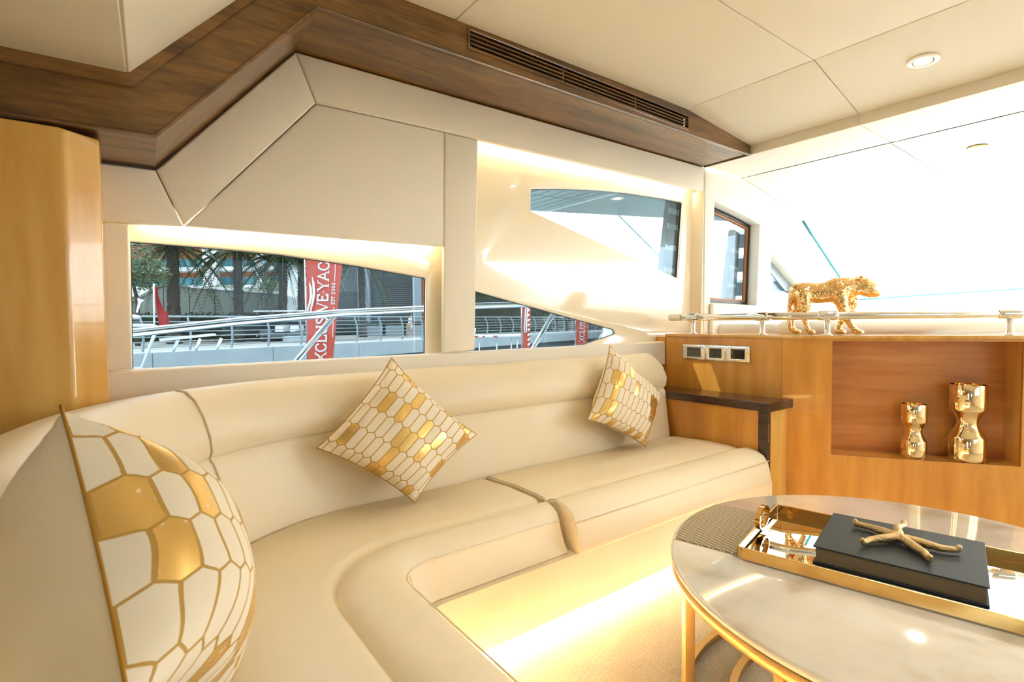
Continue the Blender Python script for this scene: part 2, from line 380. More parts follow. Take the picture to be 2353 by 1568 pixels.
# ---- gelcoat surrounds with windows
F = 2.28/2.25
def sc(p): return (p[0]*F, 1.1+(p[1]-1.1)*F)
win1 = [sc(p) for p in [(.023,1.388),(.25,1.384),(.502,1.376),(.83,1.347),(1.150,1.309),(1.158,1.300),(1.148,.945),(.016,.935)]]
winU = [sc(p) for p in [(1.798,1.812),(1.806,1.818),(2.0,1.848),(2.226,1.874),(2.42,1.891),(2.611,1.903),(2.9,1.913),(3.140,1.916),(3.154,1.906),(3.098,1.386),(1.797,1.699)]]
winL = [sc(p) for p in [(1.36,1.269),(2.047,1.125),(2.448,1.043),(2.462,1.030),(2.464,1.013),(2.40,.998),(2.12,.938),(1.36,.945)]]
plate('window_surround', [(-.06,.93),(-.06,1.50),(1.30,1.50),(1.30,.93)], [win1], .024, M['grp'], XZ(2.292), wl, .006)
plate('window_surround', [(1.30,.93),(1.30,2.06),(3.335,2.06),(3.300,.93)], [winU, winL], .024, M['grp'], XZ(2.292), wl, .006)
obj('outer_skin', MB().box((-3.2,2.336,2.0),(3.34,2.352,2.5)), M['white'], wl); obj('outer_skin', MB().prism([(-.2,2.336,1.44),(1.42,2.336,1.44),(1.42,2.336,2.02),(-.2,2.336,2.02)], (0,.016,0)), M['white'], wl)
obj('corner_filler', MB().box((2.9255,2.203,0),(3.33,2.33,.98)), M['maple'], wl); obj('corner_filler', MB().box((2.896,2.203,0),(2.925,2.278,.985)), M['maple'], wl)
obj('corner_strip', MB().prism([(3.272,2.28,.95),(3.307,2.28,2.01),(3.335,2.205,2.01),(3.30,2.205,.95)], (.004,.0,0)), M['grp'], wl)
def window(name, poly, mat, y=2.306, seal=True):
    o = plate(name, shrink(poly, -.012), [], .008, M[mat], XZ(y), None, 0, False); tag(o, kind='structure')
    if seal: plate('window_seal', shrink(poly, -.012), [shrink(poly, .0022)], .006, M['black'], XZ(y-.009), o, 0, False)
    return o
window('window_1', win1, 'glass_tint'); window('window_2', winU, 'glass_light'); window('window_3', winL, 'glass_tint')
# dark tinted mullion just outside the forward end of the upper window
obj('mullion', MB().prism([(3.05,2.36,1.30),(3.25,2.36,1.30),(3.36,2.36,2.0),(3.17,2.36,2.0)], (0,.05,0)), M['post_tint'], wl, bevel=.006)
for zz in (1.44, 1.60, 1.75, 1.86):
    obj('mullion_reflection', MB().prism([(3.10+.13*(zz-1.4)-.02,2.352,zz),(3.10+.13*(zz-1.4)+.09,2.352,zz-.008),(3.10+.13*(zz-1.4)+.09,2.352,zz+.03),(3.10+.13*(zz-1.4)-.02,2.352,zz+.036)], (0,.006,0)), M['white_matt'], wl)  # white strips standing in for striped reflections on the dark post
# ---- forward part of the wall beside the helm
w3 = [(3.47,1.955),(3.62,1.935),(3.78,1.912),(3.95,1.885),(4.095,1.855),(4.055,1.207),(3.415,1.222)]
tri = [(4.277,1.645),(4.76,1.392),(4.762,1.313),(4.262,1.330)]
plate('forward_panel', [(3.335,.9),(3.34,2.175),(3.80,2.26),(4.3,2.20),(4.75,2.02),(5.0,1.80),(5.95,1.29),(5.95,.9)], [w3, tri], .11, M['panel_white'], XZ(2.258), wl, .012)
o = plate('window_4', shrink(w3, -.002), [], .008, M['glass_light'], XZ(2.305), None, 0, False); tag(o, kind='structure')
plate('window_frame', shrink(w3, -.002), [shrink(w3, .028)], .022, M['black'], XZ(2.295), o, .003)
plate('window_seal', shrink(w3, .026), [shrink(w3, .045)], .02, M['amber'], XZ(2.298), o, .002)
obj('mullion', MB().prism([(3.86,2.37,1.15),(4.02,2.37,1.15),(4.10,2.37,1.80),(4.0,2.37,1.83)], (0,.05,0)), M['post_tint'], o, bevel=.006)
for zz in (1.36, 1.5, 1.64):
    obj('mullion_reflection', MB().prism([(3.92+.16*(zz-1.36),2.362,zz),(4.02+.16*(zz-1.36),2.362,zz-.004),(4.02+.16*(zz-1.36),2.362,zz+.022),(3.92+.16*(zz-1.36),2.362,zz+.027)], (0,.006,0)), M['white_matt'], o)  # striped reflections on this post, also put in as white strips
o = plate('window_5', shrink(tri, -.002), [], .008, M['glass_light'], XZ(2.29), None, 0, False); tag(o, kind='structure')
obj('window_bar', MB().prism([(4.277,2.27,1.64),(4.76,2.27,1.392),(4.76,2.27,1.31),(4.70,2.27,1.31),(4.277,2.27,1.56)], (0,.012,0)), M['galv'], o)
obj('window_seal', MB().prism([(4.262,2.27,1.330),(4.262,2.27,1.352),(4.76,2.27,1.333),(4.76,2.27,1.313)], (0,.014,0)), M['teal'], o)
upanel('wing_panel', [(3.40,1.215),(4.07,1.20),(4.9,1.19),(4.9,.9),(3.38,.9)], 'panel_white', 2.17, .03)

# ---- walnut crown: fascia at y 1.86, soffit back to the wall
tr = thing('trim_1', None, None, (0, 1.86, 2.1), kind='structure')
vent = [(1.165,2.298),(2.654,2.274),(2.654,2.197),(1.166,2.219)]
plate('fascia', [(-.75,1.63),(.088,1.647),(.561,2.176),(3.33,2.172),(3.33,2.233),(2.645,2.312),(.505,2.325),(.029,1.812),(-.75,1.795)], [vent], .024, M['walnut'], XZ(1.872), tr, 0, False)
obj('soffit', MB().prism([(.568,1.875,2.180),(3.33,1.875,2.178),(3.33,2.235,2.178),(.575,2.235,2.180)], (0,0,.02)), M['walnut'], tr)
obj('soffit', MB().hexa([(.092,1.875,1.652),(.568,1.875,2.180),(.575,2.235,2.180),(.101,2.235,1.640)], [(.075,1.875,1.668),(.55,1.875,2.2),(.56,2.235,2.2),(.085,2.235,1.66)]), M['walnut'], tr)
obj('soffit', MB().prism([(-.75,1.875,1.640),(.092,1.875,1.652),(.101,2.235,1.640),(-.75,2.235,1.632)], (0,0,.02)), M['walnut'], tr)
obj('fascia_bead', MB().tube([(-.75,1.860,1.633),(.088,1.860,1.650),(.561,1.860,2.178),(3.33,1.860,2.174)], .006, 8), M['walnut'], tr, smooth=True)
obj('end_board', MB().prism([(3.322,1.86,2.170),(3.322,2.2,2.172),(3.335,2.2,2.172),(3.335,1.86,2.170)], (0,0,.012)), M['walnut'], tr)
obj('crown_moulding', MB().prism([(-.75,1.848,1.762),(.036,1.848,1.774),(.36,1.848,2.128),(.52,1.848,2.305),(.505,1.848,2.325),(.029,1.848,1.812),(-.75,1.848,1.80)], (0,.014,0)), M['walnut'], tr)
# ---- left maple column
co = thing('trim_2', None, None, (-.4, 1.95, 0), kind='structure')
obj('column_face', MB().prism([(-.75,1.86,0),(-.127,1.86,0),(-.112,1.872,0),(-.044,1.925,0),(-.044,2.26,0),(-.75,2.26,0)], (0,0,1.632)), M['maple_light'], co, bevel=.006)
# ---- air vent in the fascia
av = thing('air_vent', 'long dark slotted air grille in the walnut fascia under the ceiling', 'vent', (1.9, 1.862, 2.245))
plate('vent_frame', shrink(vent, -.004), [shrink(vent, .004)], .012, M['walnut'], XZ(1.860), av, 0, False)
obj('vent_back', MB().prism([(p[0], 1.90, p[1]) for p in shrink(vent, -.01)], (0,.01,0)), M['vent_dark'], av)
divs = [0, .352, .695, 1]
for k in range(3):
    for j in range(4):
        a, b = divs[k]+.003, divs[k+1]-.003
        tt = (j+.72)/4.45; P = lambda u, t: (1.165+1.489*u, (2.298-.024*u)*(1-t)+(2.219-.022*u)*t)
        p0, p1 = P(a, tt), P(b, tt); p2, p3 = P(b, tt+.085), P(a, tt+.085)
        obj('slat', MB().prism([(p0[0],1.864,p0[1]),(p1[0],1.864,p1[1]),(p2[0],1.864,p2[1]),(p3[0],1.864,p3[1])], (0,.012,.002)), M['walnut'], av)
for u in divs[1:3]:
    x = 1.165+1.489*u; obj('vent_divider', MB().box((x-.004,1.863,2.205),(x+.004,1.88,2.288)), M['walnut'], av)

# ---- ceiling panels (each its own piece)
ce = thing('ceiling', None, None, (1.5, 0, 2.4), kind='structure')
def cpanel(pts, mat='ceiling', th=.02):
    p = [Vector(q) for q in pts]; n = (p[1]-p[0]).cross(p[2]-p[0]).normalized(); n = n if n.z > 0 else -n
    c = sum(p, Vector())/len(p); p = [q+(c-q).normalized()*.003 for q in p]
    return obj('ceiling_panel', MB().prism(p, n*th), M[mat], ce, bevel=.004)
ZC, y0, ys, y1 = 2.312, 1.862, 1.17, -2.3
xs = [.50, 1.105, 2.64]
for i in range(2):
    for (ya, yb) in ((y0, ys), (ys, -.35), (-.35, y1)):
        cpanel([(xs[i],ya,ZC),(xs[i+1],ya,ZC),(xs[i+1],yb,ZC),(xs[i],yb,ZC)])
for (ya, yb) in ((y0, ys), (ys, -.35), (-.35, y1)):
    cpanel([(2.64,ya,ZC),(3.33,ya+.06,2.233),(3.33,yb+.06,2.233),(2.64,yb,ZC)])
obj('joint_backing', MB().box((3.79,-2.3,2.180),(3.84,2.19,2.19)), M['panel_white'], ce)
for (ya, yb) in ((2.19, 1.23), (1.23, -.4), (-.4, -2.3)):
    obj('ceiling_panel', MB().prism([(3.33,ya,2.174),(3.33,yb+.003,2.174),(3.33,yb+.003,2.245),(3.33,ya,2.245)], (.02,0,0)), M['ceiling'], ce, bevel=.003)
    cpanel([(3.34,ya,2.176),(3.81,ya,2.172),(3.81,yb,2.172),(3.34,yb,2.176)], 'panel_white')
cpanel([(.029,1.86,1.81),(.50,1.86,2.312),(.50,-2.3,2.312),(-.10,-2.3,1.81)])
for (ya, yb) in ((1.86, -.2), (-.2, -2.3)):
    cpanel([(-1.6,ya,1.79),(.027 if ya > 0 else -.05,ya,1.81),(-.05 if yb > -1 else -.10,yb,1.81),(-1.6,yb,1.79)])
    cpanel([(-3.2,ya,1.79),(-1.6,ya,1.79),(-1.6,yb,1.79),(-3.2,yb,1.79)])
# forward ceiling over the helm, falling to the windscreen head
def fc(y):   # windscreen head line (x, z) at y
    a = min(1, abs(y)/2.25)
    return 5.95-.55*a**2-.75*a**8, 2.095-.035*a**2-.13*a**8
for (ya, yb) in ((2.2, 1.235), (1.235, 0.), (0., -1.235), (-1.235, -2.2)):
    rows = []
    for j in range(9):
        y = ya+(yb-ya)*j/8; xh, zh = fc(y); y_ = y-.002*(1 if j == 0 else -1 if j == 8 else 0)
        rows.append([(3.815+(xh-3.815)*i/8, y_, 2.170+(zh-2.170)*(i/8)**1.3) for i in range(9)])
    up = [[(q[0], q[1], q[2]+.03) for q in r] for r in rows]
    mb = MB().grid(rows).grid(up); autosmooth(obj('ceiling_panel', mb, M['panel_white'], ce, smooth=True))
obj('roof_deck', MB().box((-3.4,-2.6,2.42),(5.2,2.3,2.46)), M['white_matt'], ce)
obj('roof_deck', MB().box((-3.4,-2.6,1.86),(.0,1.84,2.42)), M['white_matt'], ce)

# ---- windscreen
bot = lambda t: (5.93+1.75*math.sin(PI*t), 2.2-4.4*t, 1.275+.13*math.sin(PI*t))
rows = []
for i in range(7):
    u = i/6; row = []
    for j in range(33):
        t = j/32; y = 2.2-4.4*t; xh, zh = fc(y); xb, yb, zb = bot(t)
        row.append((xh+(xb-xh)*u, y, zh+(zb-zh)*u-.0*u))
    rows.append(row)
ws = obj('window_6', MB().grid(rows), M['glass_clear'], None, smooth=True); tag(ws, kind='structure')
obj('windscreen_seal', MB().tube(rows[-1], .012, 8), M['teal'], ws, smooth=True)
obj('windscreen_seal', MB().tube([r[0] for r in rows], .012, 8), M['teal'], ws, smooth=True)
obj('windscreen_seal', MB().tube([r[-1] for r in rows], .012, 8), M['teal'], ws, smooth=True)
# ---- remaining shell (behind and beside the camera)
wr = thing('wall_right', None, None, (0, -2.3, 0), kind='structure')
swin = [[(-2.4,.95),(-2.4,1.60),(-1.1,1.60),(-1.1,.95)], [(.9,.95),(.9,1.85),(2.9,1.85),(2.9,.95)]]
plate('wall_board', [(-3.2,0),(-3.2,2.45),(3.34,2.45),(3.34,0)], swin, .06, M['panel'], XZ(-2.33), wr, 0, False)
plate('forward_panel', [(3.335,.0),(3.34,2.175),(3.80,2.26),(4.3,2.20),(4.75,2.02),(5.0,1.80),(5.95,1.29),(5.95,.0)], [[(3.5,1.22),(3.5,1.9),(4.1,1.85),(4.05,1.22)]], .06, M['panel_white'], XZ(-2.23), wr, 0, False)
for k, s_ in enumerate(swin): tag(plate('window_%d' % (7+k), s_, [], .01, M['glass_tint'], XZ(-2.33), None, 0, False), kind='structure')
wa = thing('wall_back', None, None, (-3.2, 0, 0), kind='structure')
plate('wall_board', [(-2.4,0),(-2.4,2.0),(2.4,2.0),(2.4,0)], [[(-1.5,.06),(-1.5,1.75),(-.45,1.75),(-.45,.06)]], .06, M['maple'], ((-3.2,0,0),(0,1,0),(0,0,1)), wa, 0, False)
tag(plate('window_9', [(-1.5,.06),(-1.5,1.75),(-.45,1.75),(-.45,.06)], [], .01, M['glass_tint'], ((-3.2,0,0),(0,1,0),(0,0,1)), None, 0, False), kind='structure')
obj('wall_board', MB().box((-3.2,2.27,0),(-.12,2.33,2.0)), M['panel'], wl)
tag(obj('floor', MB().box((-3.3,-2.4,-.05),(6.2,2.35,0)), M['carpet']), kind='structure')
portal((1.9,-2.25,1.40), (PI/2,0,0), 2.0, .9); portal((-1.75,-2.25,1.28), (PI/2,0,0), 1.3, .65)
portal((6.75,0,1.72), (0, math.radians(50), 0), 1.5, 4.2); portal((-3.1,-.97,.9), (PI/2,0,-PI/2), 1.05, 1.7)

# ------------------------------------------------------------------ SOFA
def guide(ys, xs_, cx, cy, x0, yend, z, n1=16, n2=20, n3=10, drift=0.):
    """plan curve: along the wall, round the corner, then towards the camera"""
    pts = [(x0+(cx-x0)*i/n1, ys, z) for i in range(n1)]
    pts += [(cx-(cx-xs_)*math.sin(PI/2*i/n2), cy+(ys-cy)*math.cos(PI/2*i/n2), z) for i in range(n2)]
    pts += [(xs_+drift*(yend-cy)*i/n3*min(1, 2*i/n3), cy+(yend-cy)*i/n3, z) for i in range(n3+1)]
    return pts
YE = -.30
sofa = thing('corner_sofa', 'cream leather corner sofa built in along the window wall', 'sofa', (1.2, 1.8, 0))
def capped(rows):      # rows = guides; closed ring across guides at both ends
    mb = MB().grid(list(rows)); n = len(rows[0]); k = len(rows)
    mb.f.append(tuple(i*n for i in range(k))); mb.f.append(tuple(i*n+n-1 for i in range(k))[::-1]); return mb
# left/corner cushion
xr = 1.272
prof = [ # ys, xs, cx, cy, z
 (1.980,.03,.70,1.335,.30),(1.980,.03,.70,1.335,.362),(1.962,.048,.70,1.332,.392),(1.75,.25,.70,1.30,.406),(1.60,.37,.70,1.28,.405),(1.575,.392,.70,1.27,.402),
 (1.557,.408,.70,1.27,.384),(1.539,.426,.70,1.268,.401),(1.510,.475,.70,1.27,.411),(1.475,.55,.72,1.29,.400),(1.452,.595,.73,1.31,.386),(1.440,.617,.74,1.325,.360),
 (1.432,.628,.74,1.325,.33),(1.415,.638,.745,1.315,.29),(1.392,.640,.75,1.30,.256),(1.40,.632,.75,1.30,.245),(1.50,.5,.73,1.28,.245)]
rows = [guide(p[0], p[1], p[2], p[3], xr, YE, p[4], drift=.42 if k < 3 else 0.) for k, p in enumerate(prof)]
autosmooth(obj('seat_cushion', capped(rows), M['leather'], sofa, smooth=True, bevel=0), 60)
obj('piping', MB().tube(guide(1.437,.622,.74,1.325,xr,YE,.362), .0028, 6), M['leather'], sofa, smooth=True)
s_ = [rows[k][18+0] for k in range(9, 15)]
obj('stitching', MB().tube([Vector(rows[k][27])+Vector((.001,-.001,0)) for k in range(11, 15)], .0022, 6), M['leather'], sofa, smooth=True)
# right cushion
pr = [(1.980,.30),(1.980,.365),(1.960,.396),(1.75,.408),(1.60,.407),(1.568,.404),(1.549,.393),(1.528,.407),(1.49,.417),(1.44,.407),(1.405,.390),(1.383,.358),(1.373,.325),(1.368,.29),(1.360,.258),(1.368,.244),(1.5,.243)]
rows2 = []
for (y, z) in pr:
    r = []
    for i in range(25):
        t = i/24; x = 2.672+(1.302-2.672)*t; e = min(t, 1-t)*24
        k = .006*max(0, 1-e)*(1 if z > .25 else 0)
        r.append((x, y+(.004 if e < .5 and y < 1.5 else 0), z-k))
    rows2.append(r)
autosmooth(obj('seat_cushion', capped(rows2), M['leather'], sofa, smooth=True), 60)
obj('piping', MB().tube([(2.67,1.380,.360),(1.304,1.380,.360)], .0028, 6), M['leather'], sofa, smooth=True)
obj('piping', MB().tube([(1.304, y, z+.001) for y, z in pr[1:15]], .0035, 6), M['leather'], sofa, smooth=True)
# base with toe recess
b1 = guide(1.372,.640,.76,1.25,2.69,YE,.045); b2 = [(x,y,.25) for x,y,z in b1]; b3 = guide(1.45,.56,.72,1.2,2.69,YE,.25); b4 = [(x,y,.045) for x,y,z in b3]
autosmooth(obj('base', capped([b1,b2,b3,b4]), M['leather'], sofa, smooth=True), 60)
b5 = guide(1.44,.57,.72,1.2,2.69,YE,0.0); b6 = [(x,y,.045) for x,y,z in b5]; b7 = guide(1.5,.5,.7,1.2,2.69,YE,.045); b8=[(x,y,0) for x,y,z in b7]
obj('plinth', capped([b5,b6,b7,b8]), M['leather'], sofa, smooth=False)
# backrest
bk = [(1.985,.03,.70,1.335,.34),(1.985,.03,.70,1.335,.40),(2.005,.005,.70,1.335,.50),(2.024,-.03,.70,1.335,.60),(2.031,-.052,.70,1.335,.655),(2.047,-.070,.70,1.335,.676),
      (2.030,-.060,.70,1.335,.697),(2.026,-.066,.70,1.335,.745),(2.048,-.09,.70,1.335,.81),(2.072,-.12,.70,1.335,.86),(2.105,-.155,.70,1.335,.886),(2.135,-.19,.70,1.335,.892),(2.165,-.22,.70,1.335,.88),(2.180,-.24,.70,1.335,.84),(2.185,-.24,.70,1.335,.6),(2.185,-.24,.70,1.335,.36)]
rb = [guide(p[0], p[1], p[2], p[3], 2.655+.03*min(1, max(0,(p[4]-.4)/.4)), YE, p[4], 24, drift=.42) for p in bk]
# rounded outer end on the right
for k in range(len(bk)):
    if bk[k][4] > .60:
        for i, f in ((0, 1.0), (1, .0)):
            x, y, z = rb[k][i]
            cz = .80
            if z > cz and i == 0: rb[k][i] = (x-.045*((z-cz)/.09)**2, y+.02*(1-abs(k-11)/6), cz+(z-cz)*.62)
    x, y, z = rb[k][1]; rb[k][1] = (rb[k][0][0]*.5+2.60*.5, y, z)
autosmooth(obj('backrest', capped(rb), M['leather'], sofa, smooth=True), 60)
obj('stitching', MB().tube(guide(2.043,-.068,.70,1.335,2.64,YE,.676,24,drift=.42), .0022, 6), M['leather'], sofa, smooth=True)
ia = 24+9
obj('piping', MB().tube([Vector(rb[k][ia])+Vector((.003,-.004,.001)) for k in range(1, 13)], .004, 6), M['leather'], sofa, smooth=True)

# LED strips: under the sofa front, and behind the two window pelmets
l1 = guide(1.405,.605,.74,1.225,2.66,YE,.030); l2 = guide(1.430,.58,.73,1.21,2.66,YE,.030)
up = lambda r, d: [(x,y,z+d) for x,y,z in r]
obj('light_strip', capped([l1, l2, up(l2,.010), up(l1,.010)]), M['led_floor'], sofa)
obj('light_strip', MB().box((.06,2.245,1.472),(1.2,2.262,1.482)), M['led_warm'], wl)
obj('light_strip', MB().box((1.45,2.245,2.022),(3.20,2.262,2.032)), M['led_warm'], wl)

# ------------------------------------------------------------------ ARMREST end unit and CONSOLE
ar = thing('armrest_unit', 'maple end armrest with dark walnut cap beside the sofa', 'armrest', (2.79, 1.7, 0))
obj('side_panel', MB().box((2.685,1.40,0),(2.70,2.19,.612)), M['maple'], ar)
obj('front_panel', MB().box((2.70,1.402,0),(2.90,1.418,.612)), M['maple_light'], ar)
obj('front_post', MB().box((2.678,1.386,0),(2.70,1.444,.612)), M['walnut_dark'], ar, bevel=.003)
obj('cap', MB().prism([(2.672,1.38,.612),(2.925,1.38,.612),(2.895,1.425,.612),(2.895,2.19,.612),(2.672,2.19,.612)], (0,0,.048)), M['walnut_dark'], ar, bevel=.004)
cn = thing('helm_console', 'long maple console with recessed display niche under the counter', 'cabinet', (3.1, 1.3, 0))
T = math.radians(35); D = Vector((math.sin(T), -math.cos(T), 0)); NN = Vector((math.cos(T), math.sin(T), 0)); P0 = Vector((2.90, 1.43, 0))
def cp(s, dep, z): return P0+D*s+NN*dep+Vector((0,0,z))
obj('side_panel', MB().box((2.90,1.431,0),(2.925,2.2,.988)), M['maple'], cn, bevel=.0015)
plate('front_panel', [(.0015,0),(.0015,.988),(1.75,.988),(1.75,0)], [[(.2406,.362),(1.058,.362),(1.058,.976),(.2406,.976)]], .022, M['maple'], (P0+NN*.011, D, (0,0,1)), cn, 0, False)
nb = MB(); nb.prism([cp(.22,.168,.34),cp(1.08,.168,.34),cp(1.08,.168,.99),cp(.22,.168,.99)], NN*.012); obj('niche_back', nb, M['beech'], cn)
obj('niche_floor', MB().prism([cp(.22,.0225,.362),cp(1.08,.0225,.362),cp(1.08,.17,.362),cp(.22,.17,.362)], (0,0,-.015)), M['maple'], cn)
obj('niche_side', MB().prism([cp(1.058,.02,.362),cp(1.058,.17,.362),cp(1.058,.17,.976),cp(1.058,.02,.976)], D*.015), M['maple'], cn)
obj('niche_side', MB().prism([cp(.2406,.02,.362),cp(.2406,.17,.362),cp(.2406,.17,.976),cp(.2406,.02,.976)], D*-.015), M['maple'], cn)
obj('niche_top', MB().prism([cp(.22,.02,.976),cp(1.08,.02,.976),cp(1.08,.17,.976),cp(.22,.17,.976)], (0,0,.01)), M['maple'], cn)
cb_ = [(2.892,2.2),(2.892,1.428)]+[tuple(cp(s,-.008,0)[:2]) for s in (0., 1.75)]+[tuple(cp(1.75,.36,0)[:2]), tuple(cp(.12,.36,0)[:2]), (3.36,1.55), (3.36,2.2)]
cb_ = [cb_[0]]+cb_[2:]
obj('counter_top', MB().prism([(x,y,.988) for x, y in cb_], (0,0,.018)), M['maple_light'], cn, bevel=.003)
# padded white dash behind the counter
ds = thing('helm_dashboard', 'white dashboard rising from behind the counter to the windscreen', 'dashboard', (4.6, 0, .9))
rows = []
for i in range(9):
    u = i/8; row = []
    for j in range(17):
        t = j/16; y = 2.15-4.30*t; a = bot(t); s0 = 3.62+max(0, (1.3-y))*.30
        s0 = min(s0, 4.6); x = s0+(a[0]-.02-s0)*u; row.append((x, y, 1.0+(a[2]-1.0)*u**1.2))
    rows.append(row)
mb = MB().grid(rows).grid([[(x,y,z-.06) for x,y,z in r] for r in rows]); autosmooth(obj('dash_top', mb, M['white_matt'], ds, smooth=True))
bol = [cp(s,.47,1.035) for s in (.08, .5, 1.0, 1.75)]
obj('bolster', MB().tube([bol[0]-D*.03]+bol, [.03,.05,.05,.05,.05], 14), M['panel_white'], ds, smooth=True)
obj('bolster', MB().tube([(3.50,2.16,1.02),(3.50,1.60,1.02),cp(.1,.49,1.02)], .045, 14), M['panel_white'], ds, smooth=True)
obj('dash_front', MB().prism([cp(.1,.44,.5),cp(1.75,.44,.5),cp(1.75,.44,1.02),cp(.1,.44,1.02)], NN*.03), M['panel_white'], ds)
# chrome guard rail on the counter
gr = thing('guard_rail', 'chrome tubular guard rail on short posts along the counter edge', 'rail', (2.93, 1.5, 1.006))
RZ = 1.113; rp = [Vector((2.932,2.145,RZ)), Vector((2.932,1.50,RZ)), Vector((2.940,1.452,RZ)), cp(.05,.03,RZ), cp(1.75,.03,RZ)]
obj('rail_tube', MB().tube(rp, .0215, 18), M['chrome'], gr, smooth=True)
def post(p):
    p = Vector(p)
    obj('post', MB().lathe([(.027,0),(.027,.004),(.017,.010),(.0135,.016),(.0135,.085)], p, 18), M['chrome'], gr, smooth=True)
for q in [(2.932,2.015,1.006),(2.932,1.561,1.006)]+[tuple(cp(s,.03,1.006)) for s in (.223, 1.01, 1.62)]: post(q)
def collar(a, b, r=.0262):
    a, b = Vector(a), Vector(b); d = (b-a)
    obj('collar', MB().tube([a, a+d*.12, a+d*.3, b-d*.3, b-d*.12, b], [.0222, r*.97, r, r, r*.97, .0222], 18), M['chrome'], gr, smooth=True)
collar((2.932,2.06,RZ),(2.932,1.975,RZ)); collar((2.932,1.605,RZ),(2.932,1.52,RZ)); collar(cp(.175,.03,RZ), cp(.272,.03,RZ)); collar(cp(.96,.03,RZ), cp(1.06,.03,RZ))
autosmooth(obj('end_cap', MB().tube([(2.932,2.19,RZ),(2.932,2.135,RZ),(2.932,2.10,RZ)], [.0222,.0232,.0222], 18), M['ring_white'], gr, smooth=True))
# socket strip: three framed modules
def socket(name, label, cat, ya, yb, kind):
    t = thing(name, label, cat, (2.90, (ya+yb)/2, .893))
    X = 2.8985; z0, z1 = .847, .940; Y = lambda u: ya+(yb-ya)*u
    fw_ = .030/abs(yb-ya)
    plate('frame', [(ya,z0),(ya,z1),(yb,z1),(yb,z0)], [[(Y(fw_),z0+.016),(Y(fw_),z1-.019),(Y(1-fw_),z1-.019),(Y(1-fw_),z0+.016)]], .012, M['chrome'], ((X-.002,0,0),(0,1,0),(0,0,1)), t, .002)
    obj('module', MB().box((X-.003,Y(1-fw_),z0+.014),(X+.002,Y(fw_),z1-.017)), M['socket'], t)
    if kind == 'socket':
        obj('switch', MB().box((X-.006,Y(fw_)-.030,z0+.021),(X-.003,Y(fw_)-.003,z1-.024)), M['socket'], t, bevel=.001)
        cy_ = Y(fw_)-.030-(Y(fw_)-.03-Y(1-fw_))/2
        obj('outlet', MB().box((X-.007,Y(1-fw_)+.002,z0+.017),(X-.003,Y(fw_)-.033,z1-.020)), M['socket'], t, bevel=.001)
        for dy, dz, w_, h_ in ((0,.012,.003,.006),(.0115,-.012,.0045,.003),(-.0115,-.012,.0045,.003)):
            obj('pin_hole', MB().box((X-.0078,cy_+dy-w_,.893+dz-h_),(X-.0068,cy_+dy+w_,.893+dz+h_)), M['slot'], t)
    else:
        obj('display', MB().box((X-.006,Y(.76),.876),(X-.003,Y(.32),.912)), M['screen'], t)
        for k in range(5):
            yy = Y(.36)+(Y(.70)-Y(.36))*k/4
            obj('button', MB().tube([(X-.007,yy,.869),(X-.003,yy,.869)], .0045, 10), M['slot'], t)
        for k in range(5): obj('marking', MB().box((X-.0035,Y(.83),.905-.007*k),(X-.0030,Y(.79),.9075-.007*k)), M['white_matt'], t)
        obj('marking', MB().box((X-.0035,Y(.275),.902),(X-.0030,Y(.225),.905)), M['white_matt'], t)
    return t
socket('power_socket', 'chrome framed dark socket nearest the window wall in the console strip', 'socket', 2.060, 1.903, 'socket')
socket('power_socket', 'chrome framed dark socket in the middle of the console strip', 'socket', 1.902, 1.760, 'socket')
socket('control_panel', 'chrome framed control panel with dark display and five buttons', 'control panel', 1.759, 1.612, 'panel')

# vases in the niche
def vase(name, label, s, dep, r, h):
    c = cp(s, dep, .3625)
    pf = [(r*.95,0),(r*.99,.006),(r,h*.03),(r,h*.305),(r*.96,h*.322),(r*.86,h*.35),(r*.73,h*.40),(r*.63,h*.45),(r*.58,h*.495),(r*.62,h*.54),(r*.75,h*.60),(r*.92,h*.65),(r*.985,h*.67),(r,h*.69),(r,h*.80),(r,h*.995),(r*.985,h),(r*.95,h*.995),(r*.95,h*.70),(r*.55,h*.60),(r*.45,h*.50),(.001,h*.49)]
    o = obj(name, MB().lathe(pf, (0,0,0), 48), M['gold_vase'], None, smooth=True); o.location = c; autosmooth(o, 50)
    return tag(o, label, 'vase', 'gold vases in the niche')
vase('hourglass_vase', 'smaller mirror gold hourglass vase in the console niche', .640, .078, .056, .282)
vase('hourglass_vase', 'taller mirror gold hourglass vase at the right of the niche', .872, .082, .077, .392)

